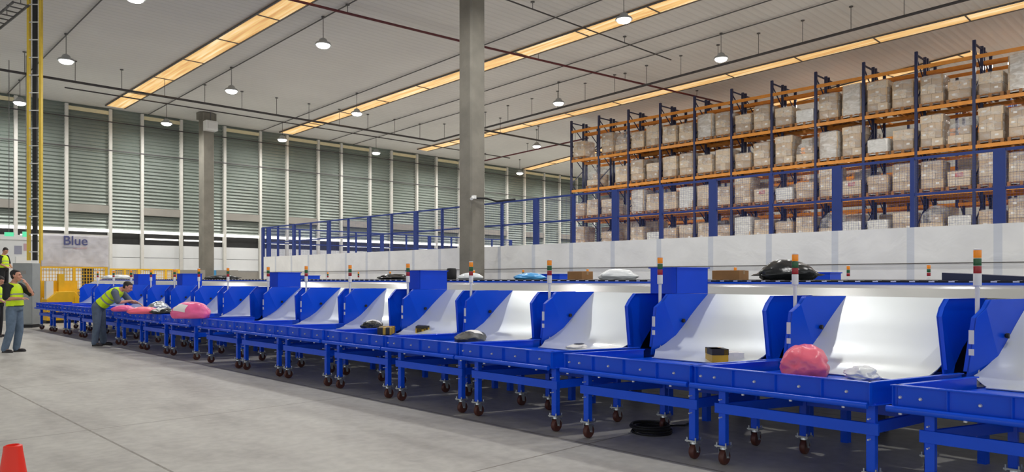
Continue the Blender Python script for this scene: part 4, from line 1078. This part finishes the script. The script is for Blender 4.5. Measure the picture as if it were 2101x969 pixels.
def text(body, size, x, z, m_, par):
    c = bpy.data.curves.new('lettering', 'FONT'); c.body = body; c.size = size; c.align_x = 'CENTER'; c.extrude = .004; c.offset = .006
    c.materials.append(m_); o = bpy.data.objects.new('lettering', c); C.objects.link(o); C.objects.link(o) if False else None
    dg = bpy.context.evaluated_depsgraph_get(); dg.update(); me = bpy.data.meshes.new_from_object(o.evaluated_get(dg), depsgraph=dg); bpy.data.objects.remove(o)
    o = bpy.data.objects.new('lettering', me); C.objects.link(o)
    o.parent = par; o.location = (x, -.06, z); o.rotation_euler = (PI / 2, 0, 0); return o
tb = text('Blue', .47, W_ * .49, 2.84, M['navytext'], t); tb.scale = (1.0, 1, 1)
MB().box(W_ * .30, W_ * .56, -.058, -.05, 2.75, 2.772).box(W_ * .33, W_ * .52, -.058, -.05, 2.725, 2.735).build('underline', M['greytext'], t)
MB().box(W_ * .46, W_ * .66, -.058, -.05, 2.70, 2.72).box(W_ * .57, W_ * .67, -.058, -.05, 2.745, 2.765).build('underline', M['redtext'], t)
for x in (-.02, W_ + .02): MB().box(x - .03, x + .03, .03, .09, 0, 3.35).build('post', M['yellow'] if x < 1 else M['wallwhite'], t)
MB().box(-.02, W_ + .02, .04, .08, 3.2, 3.25).build('crossbar', M['wallwhite'], t)
# yellow guards
def guard(name, x0, x1, y, z0, z1, nb, label, mid=True, fill=False):
    t = thing(name, label, 'guard fence', (x0, y, 0))
    L = x1 - x0
    for k in range(nb + 1): MB().box(L * k / nb - .045, L * k / nb + .045, -.04, .04, 0, z1).build('post', M['yellow'], t)
    for z in ([z0, (z0 + z1) / 2, z1] if mid else [z0, z1]): MB().box(0, L, -.025, .025, z - .06, z).build('rail', M['yellow'], t)
    g = MB(); n = int(L / .09)
    for k in range(n + 1): g.box(L * k / n - .010, L * k / n + .010, -.006, .006, z0, z1)
    for k in range(int((z1 - z0) / .12) + 1): g.box(0, L, -.006, .006, z0 + k * .12 - .009, z0 + k * .12 + .009)
    g.build('mesh_panel', M['yellow'], t); return t
yA = 30.95
xa = at_y(82, 560, yA).x; xb = at_y(161, 560, yA).x; xc = at_y(217, 560, yA).x
guard('guard_fence', xa, xc, yA, .3, 2.02, 2, 'yellow mesh machine guard below the white banner')
g0 = thing('machine_base', 'solid yellow machine body with sloping top by the guard', 'machine', (xa, 30.0, 0))
L = xb - xa
MB().prism([(0, .1), (L * .82, .1), (L * .82, .95), (L * .7, 1.12), (L * .28, 1.12), (0, .82)], 0, .85, fn=lambda x, z, y: (x, y, z)).build('body', M['yellow'], g0, bevel=.015)
MB().box(L * .05, L * .78, -.03, 0, .5, .56).box(L * .05, L * .1, -.03, 0, .1, .8).box(L * .7, L * .78, -.03, 0, .1, .95).build('rib', M['yellow'], g0)
MB().box(L * .35, L * .5, .3, .55, 1.12, 1.75).build('upright_plate', M['yellow'], g0); MB().box(.03, L * .2, .2, .5, .8, 1.5).build('control_box', M['white'], g0)
MB().box(0, L * .95, .86, .89, .9, 1.5).build('guard_sheet', M['yellow'], g0)
MB().box(0, L * .82, .05, .8, 0, .1).build('foot', M['dark'], g0)
o = MB().lathe([(.05, 0), (.2, .02), (.2, .85), (.17, .9), (.05, .91)], 20).build('film_roll', M['greybag'], smooth=True); q = at_y(180, 575, 31.6); o.location = (q.x, 31.6, 1.2); tag(o, 'dark roll standing behind the yellow guard below the banner', 'roll')
st_ = MB().box(-.3, .3, -.3, .3, 0, 1.2).build('roll_stand', M['dockgrey']); st_.location = (q.x, 31.6, 0); tag(st_, 'grey stand carrying the dark roll behind the yellow guard', 'stand')
xd = at_y(226, 560, 33.6).x; xe = at_y(366, 560, 33.6).x
guard('guard_fence', xd, xe, 33.6, .3, 2.0, 5, 'yellow mesh guard fence right of the banner, beyond the belt', True)
q = at_y(497, 565, 36); o = MB().box(-.6, .6, -.02, .02, -.28, .28).build('wall_sign', M['signblue']); o.location = (q.x, YW - .2, 1.75 + .0); tag(o, 'small blue sign on the white dock doors near the column', 'sign')

for px, w_, lab in ((386, .8, 'grey partition panel left of the far column'), (466, .55, 'grey partition panel right of the far column')):
    q = at_y(px, 560, 36.6); o = MB().box(-w_, w_, -.03, .03, .12, 2.0).box(-w_, -w_ + .08, -.2, .2, 0, .12).box(w_ - .08, w_, -.2, .2, 0, .12).build('partition_panel', M['dockgrey']); o.location = (q.x, 36.6, 0); tag(o, lab, 'panel')
o = MB().box(-.3, .3, -.2, .2, -.25, .25).box(-.2, .2, -.26, -.2, -.15, .15).build('air_heater', M['white'], bevel=.02); o.location = (15.3, 37.38, ceil_z(37.4) - .75); tag(o, 'small white air heater at the top of the far column', 'heater')
MB().tube((0, 0, .25), (0, 0, .7), .03).build('hanger', M['cable'], o)
a_, b_ = at_ceiling(-60, 92, .35), at_ceiling(42, 8, .35)
t = thing('cable_tray', 'grey cable tray with cross rungs under the roof, top left corner', 'cable tray', a_)
d = b_ - a_; sd = Vector((-d.y, d.x, 0)).normalized() * .2
for s_ in (-1, 1): MB().bar(sd * s_, d + sd * s_, .03, .08).build('side_rail', M['cable'], t)
for k in range(13):
    q = d * (k / 12)
    MB().bar(q - sd * 1.2, q + sd * 1.2, .05, .03).build('rung', M['cable'], t)
    if k % 3 == 0: MB().tube(q, (q.x, q.y, ceil_z(q.y + a_.y) - a_.z), .012, n=6).build('hanger', M['cable'], t)
